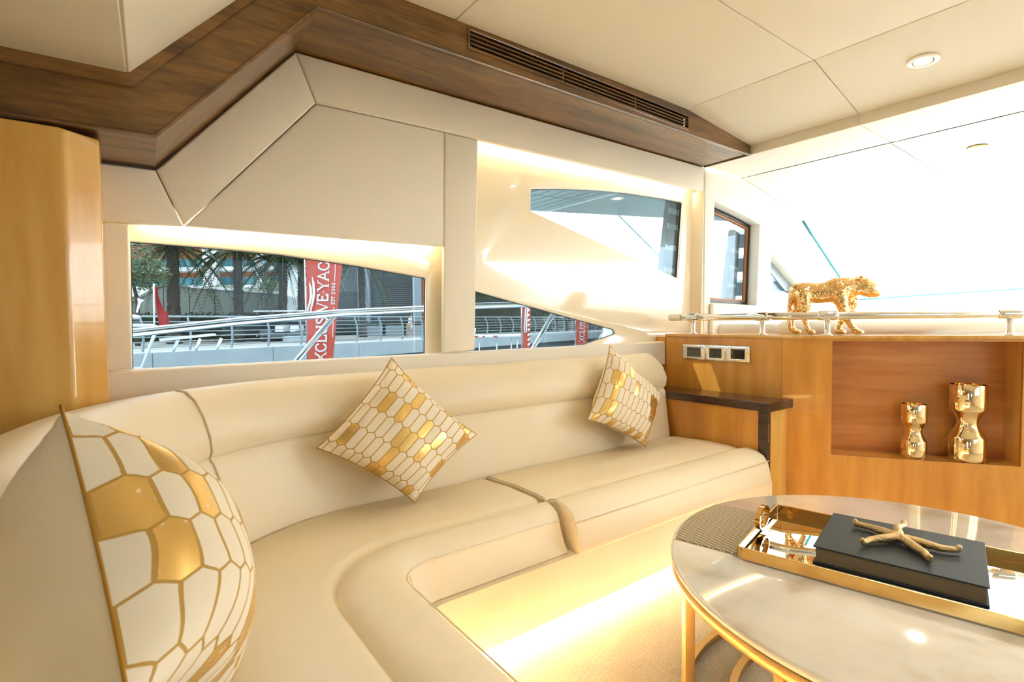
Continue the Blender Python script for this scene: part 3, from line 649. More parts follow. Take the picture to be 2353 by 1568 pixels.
# ------------------------------------------------------------------ PANTHER of mirror tiles
def panther():
    o3 = lambda u, w_, z: cp(u, w_, z)
    base = cp(.068, .165, 1.0065)
    Q = lambda u, w_, z: Vector((u, w_, z))
    mb = MB()
    mb.chain([Q(.035,0,.245),Q(.075,0,.240),Q(.135,0,.234),Q(.185,0,.240),Q(.232,0,.252),Q(.268,0,.262),Q(.30,0,.264)], [.050,.060,.059,.062,.070,.060,.050], .35)
    mb.chain([Q(.30,0,.264),Q(.352,0,.268),Q(.385,0,.250),Q(.412,0,.235)], [.050,.052,.046,.032], .35)
    mb.ball(Q(.405,0,.222), (.028,.026,.02)); mb.ball(Q(.24,0,.215), (.05,.045,.055))
    for s_ in (1, -1):
        mb.ball(Q(.335,s_*.036,.312), (.016,.009,.016)); mb.ball(Q(.392,s_*.018,.274), .012); mb.ball(Q(.402,s_*.014,.238), (.022,.016,.018))
    e = -.034                                    # near side = negative depth
    mb.chain([Q(.055,e*.8,.225),Q(.062,e,.165),Q(.060,e,.11),Q(.072,e,.055),Q(.080,e,.026)], [.046,.034,.020,.015,.017], .35); mb.ball(Q(.094,e,.016), (.030,.020,.0165))
    mb.chain([Q(.050,-e*.8,.22),Q(.045,-e,.155),Q(.012,-e,.10),Q(.012,-e,.055),Q(.02,-e,.026)], [.044,.031,.019,.015,.017], .35); mb.ball(Q(.036,-e,.016), (.030,.020,.0165))
    mb.chain([Q(.228,e*.8,.235),Q(.245,e,.175),Q(.262,e,.115),Q(.288,e,.060),Q(.308,e,.028)], [.048,.034,.024,.019,.019], .35); mb.ball(Q(.325,e,.016), (.034,.022,.0165))
    mb.chain([Q(.265,-e*.7,.235),Q(.312,-e,.185),Q(.298,-e,.125),Q(.262,-e,.075),Q(.245,-e,.030)], [.040,.034,.024,.018,.018], .35); mb.ball(Q(.258,-e,.016), (.034,.022,.0165))
    mb.chain([Q(.022,0,.262),Q(.002,0,.225),Q(-.008,0,.155),Q(-.008,0,.075),Q(.0,0,.03)], [.020,.017,.014,.013,.012], .35)
    mt, N, L, b = new_mat('gold_mirror_tiles')
    b.inputs['Metallic'].default_value = 1; b.inputs['Roughness'].default_value = .05
    tc = N.new('ShaderNodeTexCoord'); mp = N.new('ShaderNodeMapping'); mp.inputs['Scale'].default_value = (1,1,1); L.new(tc.outputs['Object'], mp.inputs[0])
    vo = N.new('ShaderNodeTexVoronoi'); vo.inputs['Scale'].default_value = 165; vo.inputs['Randomness'].default_value = .25; vo.distance = 'CHEBYCHEV'
    L.new(mp.outputs[0], vo.inputs['Vector'])
    rp_ = N.new('ShaderNodeValToRGB'); rp_.color_ramp.elements[0].color = (.80,.46,.16,1); rp_.color_ramp.elements[1].color = (.98,.70,.36,1)
    L.new(vo.outputs['Color'], rp_.inputs[0]); L.new(rp_.outputs[0], b.inputs['Base Color'])
    # every tile is set at a slightly different tilt
    sb = N.new('ShaderNodeVectorMath'); sb.operation = 'SUBTRACT'; sb.inputs[1].default_value = (.5,.5,.5); L.new(vo.outputs['Color'], sb.inputs[0])
    scl = N.new('ShaderNodeVectorMath'); scl.operation = 'SCALE'; scl.inputs['Scale'].default_value = .34; L.new(sb.outputs[0], scl.inputs[0])
    ge = N.new('ShaderNodeNewGeometry'); ad = N.new('ShaderNodeVectorMath'); ad.operation = 'ADD'; L.new(ge.outputs['Normal'], ad.inputs[0]); L.new(scl.outputs[0], ad.inputs[1])
    nm = N.new('ShaderNodeVectorMath'); nm.operation = 'NORMALIZE'; L.new(ad.outputs[0], nm.inputs[0]); L.new(nm.outputs[0], b.inputs['Normal'])
    o = remeshed('panther_figurine', mb, mt, .0062, None, 6, flat=True)
    o.matrix_world = Matrix.Translation(base) @ Matrix((D, NN, Vector((0,0,1)))).transposed().to_4x4()
    tag(o, 'walking panther figurine clad in small gold mirror tiles on the counter', 'figurine')
panther()

# ------------------------------------------------------------------ PILLOWS
def pillow(label, Lc, Tc, Rc, Bc, th, seed, front):
    """square cushion given by its four corners: left, top, right, bottom (seen from the front)"""
    rnd = random.Random(seed); n = 36
    Lc, Tc, Rc, Bc = map(Vector, (Lc, Tc, Rc, Bc)); ctr = (Lc+Tc+Rc+Bc)/4
    nrm = (Rc-Lc).cross(Tc-Bc).normalized(); nrm = nrm if nrm.dot(Vector(front)) > 0 else -nrm
    a = ((Tc-Lc).length+(Rc-Bc).length)/2
    t = thing('throw_pillow', label, 'pillow', ctr, 'gold hexagon throw pillows')
    ph = [rnd.uniform(0, 6) for _ in range(8)]
    def P(u, v, side):   # u,v in 0..1: q along left->top, p along left->bottom
        e = Lc.lerp(Tc, v).lerp(Bc.lerp(Rc, v), u)
        cu, cv = u*2-1, v*2-1
        pin = .085*(1-abs(cu)**2.2)*abs(cv)**6+.0; pin2 = .085*(1-abs(cv)**2.2)*abs(cu)**6
        e = e+(ctr-e)*0
        e = e-(Tc-Lc)*(cv*pin*.55)-(Bc-Lc)*(cu*pin2*.55)
        prof = ((1-abs(cu)**2.6)*(1-abs(cv)**2.6))**.68
        ed = max(abs(cu), abs(cv))
        wr = .006*math.sin(9*u+ph[0]+4*v)*math.sin(7*v+ph[1])+.004*math.sin(17*(u-v)+ph[2])*ed**2+.004*math.sin(23*(u+v)+ph[3])*ed**3
        return e+nrm*side*(th*prof+wr*min(1, prof*2.2))
    for side, nm, mat in ((1, 'front_cover', 'hex'), (-1, 'back_cover', 'pillow_back')):
        me = bpy.data.meshes.new(nm); vs = []; uvs = []
        for i in range(n+1):
            for j in range(n+1):
                vs.append(P(i/n, j/n, side)-ctr); uvs.append((i/n*a, j/n*a))
        fs = [(i*(n+1)+j, i*(n+1)+j+1, (i+1)*(n+1)+j+1, (i+1)*(n+1)+j) for i in range(n) for j in range(n)]
        me.from_pydata(vs, [], fs); uvl = me.uv_layers.new(name='UVMap')
        for l in me.loops: uvl.data[l.index].uv = uvs[l.vertex_index]
        me.materials.append(M[mat]); me.polygons.foreach_set('use_smooth', [True]*len(me.polygons))
        o = bpy.data.objects.new(nm, me); C.objects.link(o); o.parent = t
        bm = bmesh.new(); bm.from_mesh(me); bm.normal_update()
        if sum((f.normal*f.calc_area() for f in bm.faces), Vector()).dot(nrm*side) < 0: bmesh.ops.reverse_faces(bm, faces=bm.faces)
        bm.to_mesh(me); bm.free()
    loop = [P(i/n, 0, 1) for i in range(n)]+[P(1, j/n, 1) for j in range(n)]+[P(1-i/n, 1, 1) for i in range(n)]+[P(0, 1-j/n, 1) for j in range(n+1)]
    obj('edge_piping', MB().tube([p-Vector((0,0,0)) for p in loop], .0024, 6), M['pillow_gold'], t, smooth=True)
    return t
pillow('gold hexagon pillow standing on its corner near the middle of the sofa back', (.545,1.94,.645), (.868,2.005,.955), (1.195,1.88,.617), (.872,1.82,.408), .092, 1, (0,-1,.2))
pillow('gold hexagon pillow at the far end of the sofa by the armrest', (1.862,1.89,.600), (2.150,2.005,.960), (2.515,1.945,.672), (2.262,1.85,.408), .090, 2, (0,-1,.2))
pillow('large close gold hexagon pillow on the near arm of the sofa', (-.008,.66,.70), (-.078,.985,.985), (-.02,1.29,.70), (.085,.985,.41), .165, 3, (1,0,0))

# ------------------------------------------------------------------ COFFEE TABLE
TC = Vector((1.605, .435, 0))
tb = thing('coffee_table', 'round coffee table with beige marble top and gold legs', 'table', TC)
o = obj('tabletop', MB().lathe([(.0005,0),(.600,0),(.607,.004),(.610,.012),(.608,.019),(.602,.023),(.0005,.023)], (0,0,.427), 96), M['marble'], tb, smooth=True); autosmooth(o, 50)
o.location = TC; o.matrix_parent_inverse = Matrix.Translation(-TC)
autosmooth(obj('rim_band', MB().lathe([(.585,0),(.604,0),(.606,.003),(.606,.024),(.604,.027),(.585,.027),(.585,0)], (TC.x,TC.y,.400), 96), M['gold_brushed'], tb, smooth=True), 40)
def leg(r, deg, z1, w_=.026, parent=tb):
    a = math.radians(deg); c = TC+Vector((math.cos(a)*r, math.sin(a)*r, 0)); R_ = Vector((math.cos(a), math.sin(a), 0)); T_ = Vector((-R_.y, R_.x, 0))
    p = [c+R_*sx*w_/2+T_*sy*w_/2*1.1 for sx, sy in ((-1,-1),(1,-1),(1,1),(-1,1))]
    obj('leg', MB().prism([q+Vector((0,0,.0)) for q in p], (0,0,z1)), M['gold_brushed'], parent, bevel=.002)
def ring(r, a0, a1, z, parent=tb, w_=.022, h=.022):
    n = 64; ins = []; rows = [[], [], [], []]
    for k in range(n+1):
        a = math.radians(a0+(a1-a0)*k/n)
        for i, (rr, zz) in enumerate(((r-w_/2,z),(r+w_/2,z),(r+w_/2,z+h),(r-w_/2,z+h))): rows[i].append((TC.x+rr*math.cos(a), TC.y+rr*math.sin(a), zz))
    o = obj('base_ring', capped(rows+[]) if False else MB().grid(rows+[rows[0]]), M['gold_brushed'], parent, smooth=True); autosmooth(o, 40)
for dg_ in (141.5, 261.5, 21.5): leg(.585, dg_, .402)
ring(.572, 20, 262, .0)
nt = thing('nesting_table', 'smaller gold nesting table frame standing under the marble table', 'table', TC)
for dg_ in (161, 281, 41): leg(.44, dg_, .372, parent=nt)
ring(.44, 0, 360, .0, nt); ring(.44, 0, 360, .352, nt, .02, .02)
o = obj('tabletop', MB().lathe([(.0005,0),(.445,0),(.450,.005),(.445,.010),(.0005,.010)], (0,0,.372), 64), M['marble'], nt, smooth=True); autosmooth(o, 50); o.location = TC; o.matrix_parent_inverse = Matrix.Translation(-TC)
# woven runner, ends follow the table edge
A = Vector((.235, -.972, 0)).normalized(); B = Vector((.972, .235, 0)); RC = Vector((1.6, .44, 0))
pts = []
for sgn in (-1, 1):
    for k in range(13):
        x = (-.185+.37*k/12)*(-sgn); yy = math.sqrt(.598**2-x*x)*sgn; pts.append(TC+B*x+A*yy)
pts = [(p.x, p.y, .4503) for p in pts]
tag(obj('table_runner', MB().prism(pts, (0,0,.003)), M['runner']), 'woven beige runner lying across the marble table beneath the tray', 'runner')
# tray
ty = thing('serving_tray', 'gold rimmed rectangular tray with mirror bottom on the runner', 'tray', (1.603, .457, .4535))
TRC = Vector((1.603, .457, 0)); hl, hw = .362, .204
fr = (TRC+Vector((0,0,.470)), B, A)
def tp(b, a, z): p = TRC+B*b+A*a; return (p.x, p.y, z)
obj('mirror_bottom', MB().prism([tp(-hw+.004,-hl+.004,.4545),tp(hw-.004,-hl+.004,.4545),tp(hw-.004,hl-.004,.4545),tp(-hw+.004,hl-.004,.4545)], (0,0,.0045)), M['mirror'], ty)
for (b0, a0, b1, a1) in ((-hw,-hl,hw,-hl),(hw,-hl,hw,hl),(hw,hl,-hw,hl),(-hw,hl,-hw,-hl)):
    p0, p1 = Vector(tp(b0,a0,0)), Vector(tp(b1,a1,0)); d = (p1-p0).normalized(); n_ = Vector((-d.y, d.x, 0)); q = [p0, p1, p1+n_*.008-d*.008, p0+n_*.008+d*.008]
    obj('rim', MB().prism([(k.x,k.y,.4545) for k in q], (0,0,.031)), M['gold'], ty, bevel=.0015)
for sg in (-1, 1):
    cpt = Vector(tp(0, sg*(hl-.006), .505)); rr = []
    nn = 40
    pth = [cpt+B*(.052*math.cos(2*PI*k/nn))+Vector((0,0,.030*math.sin(2*PI*k/nn))) for k in range(nn+1)]
    rws = [[p+A*sa*.007+((p-cpt).normalized())*sr*.004 for p in pth] for sa, sr in ((-1,-1),(1,-1),(1,1),(-1,1))]
    autosmooth(obj('handle', MB().grid(rws+[rws[0]]), M['gold'], ty, smooth=True), 40)
# book
bkc = Vector((1.6185,.489,0)); bd = Vector((.079,-.335,0)).normalized(); bs = Vector((bd.y*-1, bd.x, 0))
bkt = thing('book', 'large charcoal hardback book lying closed on the mirror tray', 'book', (bkc.x, bkc.y, .4595))
def bp_(a, b, z): p = bkc+bd*a+bs*b; return (p.x, p.y, z)
def bslab(name, a, b, z0, z1, mat, bev, b0=None): obj(name, MB().prism([bp_(-a,-b if b0 is None else b0,z0),bp_(a,-b if b0 is None else b0,z0),bp_(a,b,z0),bp_(-a,b,z0)], (0,0,z1-z0)), M[mat], bkt, bevel=bev)
bslab('back_cover', .172, .152, .4595, .4635, 'book', .001); bslab('pages', .166, .146, .4635, .5005, 'pages', 0); bslab('front_cover', .172, .152, .5005, .5045, 'book', .001)
bslab('spine', .172, .152, .4600, .5040, 'book', .001, .147)
# starfish
sf = MB(); c0 = Vector((1.621,.490,.522))
for i, (tx, ty_) in enumerate(((1.650,.602),(1.744,.516),(1.523,.538),(1.541,.404),(1.661,.378))):
    tip = Vector((tx, ty_, .520)); d = tip-c0; side = Vector((-d.y, d.x, 0))*(.10 if i % 2 else -.10)
    sf.chain([c0, c0+d*.35+Vector((0,0,-.001))+side*.4, c0+d*.7+Vector((0,0,-.004))+side, tip+Vector((0,0,-.004)), tip+d*.02+Vector((0,0,.004))], [.0115,.0115,.0095,.0075,.0068], .35)
tag(remeshed('starfish', sf, M['gold_rough'], .0028, None, 4), 'cast gold starfish ornament lying on the charcoal book', 'ornament')

# ------------------------------------------------------------------ ceiling downlights
def downlight(label, c, n, ringmat='ring_white', r=.045):
    n = Vector(n).normalized(); t = thing('downlight', label, 'light', c, 'recessed ceiling downlights')
    a = n.cross(Vector((0,1,0))).normalized(); b = n.cross(a); mt4 = Matrix((a, b, n)).transposed().to_4x4()
    def l(name, pf, mat):
        o = obj(name, MB().lathe(pf, (0,0,0), 32), M[mat], None, smooth=True); autosmooth(o, 40); o.parent = t; o.matrix_local = mt4
    l('trim_ring', [(r*.62,.0),(r*.66,.007),(r*.8,.009),(r,.004),(r,-.001)][::1], ringmat)
    l('lens', [(.0005,.003),(r*.55,.003),(r*.60,.001)], 'lamp')
    l('inner_ring', [(r*.56,.0),(r*.57,.006),(r*.60,.006),(r*.61,0)], 'gold'); return t
nd = Vector((-(2.312-2.233), 0, -(3.33-2.64)))
dl0 = downlight('recessed downlight with pale ring in the sloped headliner', (2.97,.84,2.2735), nd, r=.062)
downlight('recessed downlight with gold ring in the bright forward ceiling', (4.30,.93,2.150), (-.06,0,-1), 'gold', .055)
hid = downlight('x', (1.4,.05,2.3115), (0,0,-1), r=.055); hid.parent = ce; hid.matrix_parent_inverse = Matrix.Translation(-Vector(ce.location))
for k_ in ('label', 'category', 'group'): del hid[k_]
for (x, y, z, e) in ((2.97,.84,2.24,8), (1.4,.05,2.28,14)):
    l = bpy.data.lights.new('downlight_beam', 'SPOT'); l.energy = e; l.color = (1,.92,.8); l.spot_size = 1.9; l.spot_blend = .8; l.shadow_soft_size = .04
    o = bpy.data.objects.new('downlight_beam', l); C.objects.link(o); o.location = (x, y, z)

# ================================================================== OUTSIDE
# the yacht's own side deck, rail and overhang
sd = thing('side_deck', None, None, (0, 3, 0), kind='structure')
obj('deck', MB().box((-4,2.36,.10),(6,3.0,.16)), M['white'], sd); obj('bulwark', MB().prism([(-4,2.98,-.9),(6,2.98,-.9),(6,2.98,.60),(2.4,2.98,.62),(-4,2.98,.55)], (0,.06,0)), M['white'], sd)
obj('house_side', MB().box((-3.2,2.34,-.3),(5.9,2.36,.90)), M['white'], sd)
dr = thing('deck_rail', 'polished stainless deck rail running past the windows outside', 'rail', (1, 3.0, .6))
obj('rail_tube', MB().tube([(-1.2,3,.95),(-.5,3,1.012),(.02,3,1.061),(.45,3,1.110),(.98,3,1.155),(1.54,3,1.183),(1.92,3,1.205),(2.41,3,1.222),(3.2,3,1.225)], .021, 16), M['steel'], dr, smooth=True)
obj('stanchion', MB().tube([(.965,3,1.150),(.745,3,.89),(.52,3,.60)], .016, 12), M['steel'], dr, smooth=True)
obj('stanchion', MB().tube([(2.66,3,1.222),(2.41,3,.905),(2.17,3,.60)], .017, 12), M['steel'], dr, smooth=True)
obj('stanchion', MB().tube([(-.62,3,1.0),(-.84,3,.55)], .016, 12), M['steel'], dr, smooth=True)
oh = thing('overhang_soffit', None, None, (3, 3.2, 2.2), kind='structure')
edge = lambda x: 4.12-.36*(x-3.31) if x > 1.5 else 4.77
xs_ = [2.30+.105*i for i in range(12)]
for a, b in zip(xs_[:-1], xs_[1:]):
    ma, mb_ = edge(a)*.5+1.45, edge(b)*.5+1.45
    obj('soffit_plank', MB().prism([(a+.006,2.92,2.2),(b-.006,2.92,2.2),(b-.006,mb_,2.2),(a+.006,ma,2.2)], (0,0,.02)), M['grey_soffit'], oh)
    obj('soffit_plank', MB().prism([(a+.006,ma+.018,2.2),(b-.006,mb_+.018,2.2),(b-.006,edge(b),2.2),(a+.006,edge(a),2.2)], (0,0,.02)), M['grey_soffit'], oh)
obj('sun_blocker', MB().box((-2.5,2.34,2.2),(2.17,2.92,2.26)), M['grey_soffit'], oh); obj('sun_blocker', MB().box((2.40,2.34,2.2),(5.6,2.92,2.26)), M['grey_soffit'], oh)  # unseen slabs added to keep direct sun off the windows
obj('sun_blocker', MB().box((2.17,2.34,2.2),(2.40,2.43,2.26)), M['grey_soffit'], oh); obj('sun_blocker', MB().box((2.17,2.70,2.2),(2.40,2.92,2.26)), M['grey_soffit'], oh)  # slot left between the added slabs to shape the console's sun patch
obj('soffit_board', MB().prism([(3.46,2.92,2.2),(5.6,2.92,2.2),(5.6,edge(5.6),2.2),(3.46,edge(3.46),2.2)], (0,0,.02)), M['grey_soffit2'], oh)
obj('soffit_trim', MB().box((3.447,2.92,2.195),(3.462,4.05,2.215)), M['white_matt'], oh)
obj('soffit_deck', MB().prism([(2.28,2.92,2.222),(5.6,2.92,2.222),(5.6,3.28,2.222),(2.28,4.46,2.222)], (0,0,.04)), M['dark_cladding'], oh)
downlight('white downlight in the grey overhang outside the upper window', (3.60,3.26,2.199), (0,0,-1), r=.06)
tag(obj('mooring_line', MB().tube([(4.22,3.80,2.20),(4.5,3.45,1.72),(4.75,3.13,1.27)], .009, 8), M['teal'], None, smooth=True), 'thin dark stay slanting down outside the upper window', 'line')

# harbour ground
tag(obj('water', MB().prism([(-60,-60,-1.2),(90,-60,-1.2),(90,90,-1.2),(-60,90,-1.2)], (0,0,-.05)), M['water']), kind='structure')
QD = Vector((1, .36, 0)).normalized(); QN = Vector((-.36, 1, 0)).normalized()
def q(s, off, z): return Vector((0, 19.7, 0))+QD*s+QN*off+Vector((0,0,z))
qu = thing('quay', None, None, (10, 24, 0), kind='structure')
for k in range(-3, 17):
    a, b = k*4.+.6, k*4.+4.59
    obj('kerb_block', MB().prism([q(a,-.28,-.42),q(a,.30,-.42),q(a,.30,.24),q(a,-.28,.24)], q(b,0,0)-q(a,0,0)), M['concrete'], qu, bevel=.03)
obj('quay_wall', MB().prism([q(-14,-.1,-3),q(66,-.1,-3),q(66,-.1,-.42),q(-14,-.1,-.42)], QN*.3), M['dark_cladding'], qu)
obj('promenade', MB().prism([q(-16,.2,-.1),q(70,.2,-.1),q(70,60,-.1),q(-16,60,-.1)], (0,0,.2)), M['paving'], qu)
# promenade railing: curved posts and long rails
pr_ = thing('promenade_railing', 'long galvanised railing with curved posts along the quay', 'railing', tuple(q(10,0,.24)))
def railpt(h): return -.16*math.sin(h/1.12*PI*.62)+.30*(h/1.12)**2.4   # offset from the quay line at height h
proto = None
for k in range(-2, 33):
    s0 = .45+k*1.38
    if proto is None:
        rows = []
        hs = [i*1.12/8 for i in range(9)]
        wd = lambda h: .095-.045*h/1.12
        for (sa, sb) in ((-.02,0),(.02,0),(.02,1),(-.02,1)):
            rows.append([tuple(QD*sa+QN*(railpt(h)+sb*wd(h))+Vector((0,0,.24+h))) for h in hs])
        proto = obj('post', MB().grid(rows+[rows[0]]), M['galv'], None); autosmooth(proto, 40)
        o = proto
    else:
        o = proto.copy(); C.objects.link(o)
    o.parent = pr_; o.matrix_parent_inverse = Matrix.Translation(-Vector(pr_.location)); o.location = q(s0, 0, 0)
for h in (.14,.30,.46,.62,.78,.94,1.11):
    r = .032 if h > 1 else .018
    obj('rail_bar', MB().tube([q(-4,railpt(h)+.03,.24+h), q(46,railpt(h)+.03,.24+h)], r, 8), M['galv'], pr_, smooth=True)

# feather banners and their lettering (block serif letters built as strokes)
G = {'X': [[(0,0),(.8,1)],[(.8,0),(0,1)]], 'C': 'arc', 'L': [[(.12,0),(.12,1)],[(.12,.03),(.66,.03),(.66,.22)]],
     'U': [[(.1,1),(.1,.28),(.2,.08),(.4,.02),(.6,.08),(.7,.28),(.7,1)]],
     'S': [[(.62,.78),(.6,.93),(.36,.99),(.12,.9),(.1,.7),(.32,.55),(.56,.42),(.64,.24),(.5,.05),(.28,.01),(.06,.1),(.05,.25)]],
     'I': [[(.15,0),(.15,1)]], 'V': [[(0,1),(.4,0)],[(.4,0),(.8,1)]], 'E': [[(.12,0),(.12,1)],[(.12,.03),(.66,.03),(.66,.2)],[(.12,.97),(.64,.97),(.64,.8)],[(.12,.52),(.5,.52)]],
     'Y': [[(0,1),(.4,.48)],[(.8,1),(.4,.48)],[(.4,.48),(.4,0)]], 'A': [[(0,0),(.4,1)],[(.4,1),(.8,0)],[(.16,.36),(.64,.36)]],
     'H': [[(.1,0),(.1,1)],[(.7,0),(.7,1)],[(.1,.5),(.7,.5)]], 'T': [[(.36,0),(.36,1)],[(.0,.8),(.0,.97),(.72,.97),(.72,.8)]],
     '2': [[(.06,.75),(.2,.98),(.5,.98),(.6,.75),(.5,.5),(.05,.03),(.65,.03)]], '0': [[(.35,0),(.1,.2),(.1,.8),(.35,1),(.6,.8),(.6,.2),(.35,0)]],
     '6': [[(.58,.9),(.3,.95),(.08,.55),(.1,.15),(.35,.02),(.6,.2),(.55,.45),(.3,.52),(.1,.4)]]}
G['C'] = [[(.74,.74),(.62,.93),(.42,.99),(.2,.9),(.06,.65),(.06,.35),(.2,.1),(.42,.01),(.62,.07),(.74,.26)]]
SER = {'X': [(0,0),(.8,0),(0,1),(.8,1)], 'L': [(.12,0),(.12,1)], 'U': [(.1,1),(.7,1)], 'I': [(.15,0),(.15,1)], 'V': [(0,1),(.8,1)], 'E': [], 'Y': [(0,1),(.8,1),(.4,0)], 'A': [(0,0),(.8,0)], 'H': [(.1,0),(.1,1),(.7,0),(.7,1)], 'T': [(.36,0)]}
ADV = {'I': .42, 'L': .80, 'E': .80, 'S': .82, '.': .3, ' ': .45, 'C': .92}
def stroke(mb, pts, w, P, d):
    for a, b in zip(pts[:-1], pts[1:]):
        A_, B_ = Vector(a), Vector(b); t = (B_-A_); n_ = Vector((-t.y, t.x)).normalized()*w/2; t = t.normalized()*w*.3
        c = [A_+n_-t, B_+n_+t, B_-n_+t, A_-n_-t]; mb.prism([P(x.x, x.y) for x in c], d)
def letters(text, P3, size, d, wt=.15, serif=True):
    """P3(u, v): u along the text, v up; returns one mesh"""
    mb = MB(); u = 0
    for ch in text:
        if ch in G:
            Pm = lambda x, y, u=u: P3(u+x*size, y*size)
            for k, st in enumerate(G[ch]):
                thin = (ch in 'XVYA' and k == 1) or (ch == 'U' and False)
                stroke(mb, st, wt*(.55 if thin else 1), Pm, d)
            if serif:
                for (sx_, sy_) in SER.get(ch, []): stroke(mb, [(sx_-.16, sy_), (sx_+.16, sy_)], .055, Pm, d)
        elif ch == '.':
            stroke(mb, [(.08,.45),(.16,.45)], .1, lambda x, y, u=u: P3(u+x*size, y*size), d)
        u += ADV.get(ch, .95)*size
    return mb, u
def banner(label, base, right, h, wb, wt, text_start, tsize, full=True, mirror=False):
    """feather banner standing at base; right = horizontal direction of the cloth"""
    base = Vector(base); R_ = Vector(right).normalized(); F_ = Vector((R_.y, -R_.x, 0))
    t = thing('feather_banner', label, 'banner', base, 'red feather banners on the quayside')
    obj('pole', MB().tube([base-R_*.02, base-R_*.02+Vector((0,0,h))], .014, 8), M['steel'], t, smooth=True)
    obj('foot', MB().lathe([(.22,0),(.22,.02),(.03,.05),(.03,.12)], tuple(base), 16), M['galv'], t)
    rows = []
    n = 12
    for i in range(n+1):
        z = .15+(h-.15)*i/n; wd = wb+(wt-wb)*i/n; row = []
        for j in range(7):
            u = j/6; row.append(tuple(base+R_*wd*u+F_*(.025*math.sin(u*5+z*1.7))+Vector((0,0,z))))
        rows.append(row)
    back = [[tuple(Vector(p)-F_*.006) for p in r] for r in rows]
    obj('cloth', MB().grid(rows).grid(back), M['flag_red'], t, smooth=True)
    d = F_*.004
    def P3(off, slope=0.):
        return lambda u, v: base+R_*(off+slope*u - v)+F_*(.034)+Vector((0,0,.15+u))
    sl = (wt-wb)/(h-.15)*.5
    if not mirror:
        u0 = text_start
        for ch in 'XCLUSIVE.YACHTS':
            mb, L_ = letters(ch, lambda u, v: P3(wb*.56+tsize*.42, sl)(u0+u*.96, v), tsize, d, .145); obj('letter', mb, M['white_matt'], t); u0 += L_*.96
        if full:
            mb, _ = letters('EST 2006', lambda u, v: P3(wb*.56+tsize*.42+.155, sl)(text_start+1.30+u, v), .075, d, .17, False); tag(obj('small_lettering', mb, M['white_matt'], t), kind='stuff')
            for (a, b) in ((.55, 1.24), (1.82, 2.6)):
                mb = MB(); stroke(mb, [(text_start+a, -.02), (text_start+b, -.02)], .012, lambda x, y: P3(wb*.56+tsize*.42+.12, sl)(x, y), d); obj('rule', mb, M['white_matt'], t)
            for k in range(2):
                pts = [(.0,.0),(.02,.25),(.075,.45),(.10,.62),(.085,.85),(.05,1.0)]
                ws_ = [.01,.035,.045,.055,.05,.012]; mb = MB()
                Lp, Rp = [], []
                for (x, y), w2 in zip(pts, ws_):
                    f = 1.0-.18*k; bx = .085-.01*k+x*.9-(0.058 if k else 0)+.05*(y*.5); by = text_start+.95+y*.98*f+.05*k
                    Lp.append((bx-w2/2, by)); Rp.append((bx+w2/2, by))
                for i in range(5):
                    mb.prism([base+R_*a_[0]+F_*.034+Vector((0,0,.15+a_[1])) for a_ in (Lp[i],Rp[i],Rp[i+1],Lp[i+1])], d)
                obj('wave_emblem', mb, M['white_matt'], t)
    else:
        for k in range(2):
            mb = MB(); pts = [(.05+.05*k,1.1),(.07+.05*k,1.5),(.11+.05*k,1.9),(.12+.05*k,2.3)]
            stroke(mb, pts, .03, lambda x, y: base+R_*x+F_*.034+Vector((0,0,y)), d); obj('wave_emblem', mb, M['white_matt'], t)
        mb = MB()
        for k in range(16): stroke(mb, [(wb*.8,.5+.13*k),(wb*.95,.53+.13*k)], .05, lambda x, y: base+R_*x+F_*.034+Vector((0,0,y)), d)
        tag(obj('lettering', mb, M['white_matt'], t), kind='stuff')
    return t
banner('large red feather banner with white lettering outside the aft window', (3.345,12.42,-.55), (.80,-.60,0), 4.2, .50, .98, .62, .245)
banner('thin red feather banner seen edge on in the lower forward window', (8.53,11.09,-.3), (.86,-.5,0), 3.4, .19, .26, .3, .2, False, True)
banner('red feather banner at the pointed end of the lower forward window', (11.06,11.70,-.35), (.80,-.60,0), 3.0, .30, .50, .66, .15, False)

# floating pontoon that carries the banners
tag(obj('pontoon', MB().prism([(-2,14.6,-.62),(30,5.2,-.62),(30,7.6,-.62),(-2,16.6,-.62)], (0,0,.07)), M['concrete']), kind='structure')

# tender in front of the quay (left of the aft window)
td = thing('tender', 'white tender boat with rail frame and seat at the left of the aft window', 'boat', (.5, 10.5, -.6))
obj('hull', MB().hexa([(-3.4,9.6,-1.1),(.55,9.8,-1.1),(.55,11.3,-1.1),(-3.4,11.5,-1.1)], [(-3.6,9.3,.1),(.75,9.5,.1),(.75,11.6,.1),(-3.6,11.8,.1)]), M['white'], td, bevel=.05)
obj('stern_rail', MB().tube([(.08,9.0,.22),(.35,9.0,1.02),(.38,9.0,1.06),(.30,9.02,1.09),(-.3,9.05,1.09)], .022, 10), M['white'], td, smooth=True)
obj('rail_brace', MB().tube([(-.3,9.0,.48),(.18,9.0,.49)], .016, 8), M['white'], td, smooth=True)
obj('stern_rail', MB().tube([(-.12,9.0,.80),(-.02,9.0,1.0),(-.02,9.0,1.08),(-.2,9.02,1.10)], .022, 10), M['white'], td, smooth=True)
obj('passerelle', MB().prism([(.40,9.0,.86),(1.12,9.2,.92),(1.12,9.6,.92),(.40,9.4,.86)], (0,0,.03)), M['white'], td)
for x in (.58, .86, 1.14): obj('bracket', MB().tube([(x+.04,9.1,.88),(x-.03,9.1,.70)], .022, 8), M['white'], td, smooth=True)
obj('horn_light', MB().tube([(.16,10.6,1.30),(.20,10.6,1.46),(.22,10.6,1.52)], [.015,.02,.05], 8), M['white'], td, smooth=True)
obj('cowl', MB().ball((-.1,10.5,1.22), (.32,.2,.07), 12, 6), M['white'], td, smooth=True)
obj('console_top', MB().box((-.6,10.3,.95),(.18,10.9,1.16)), M['dark_cladding'], td)
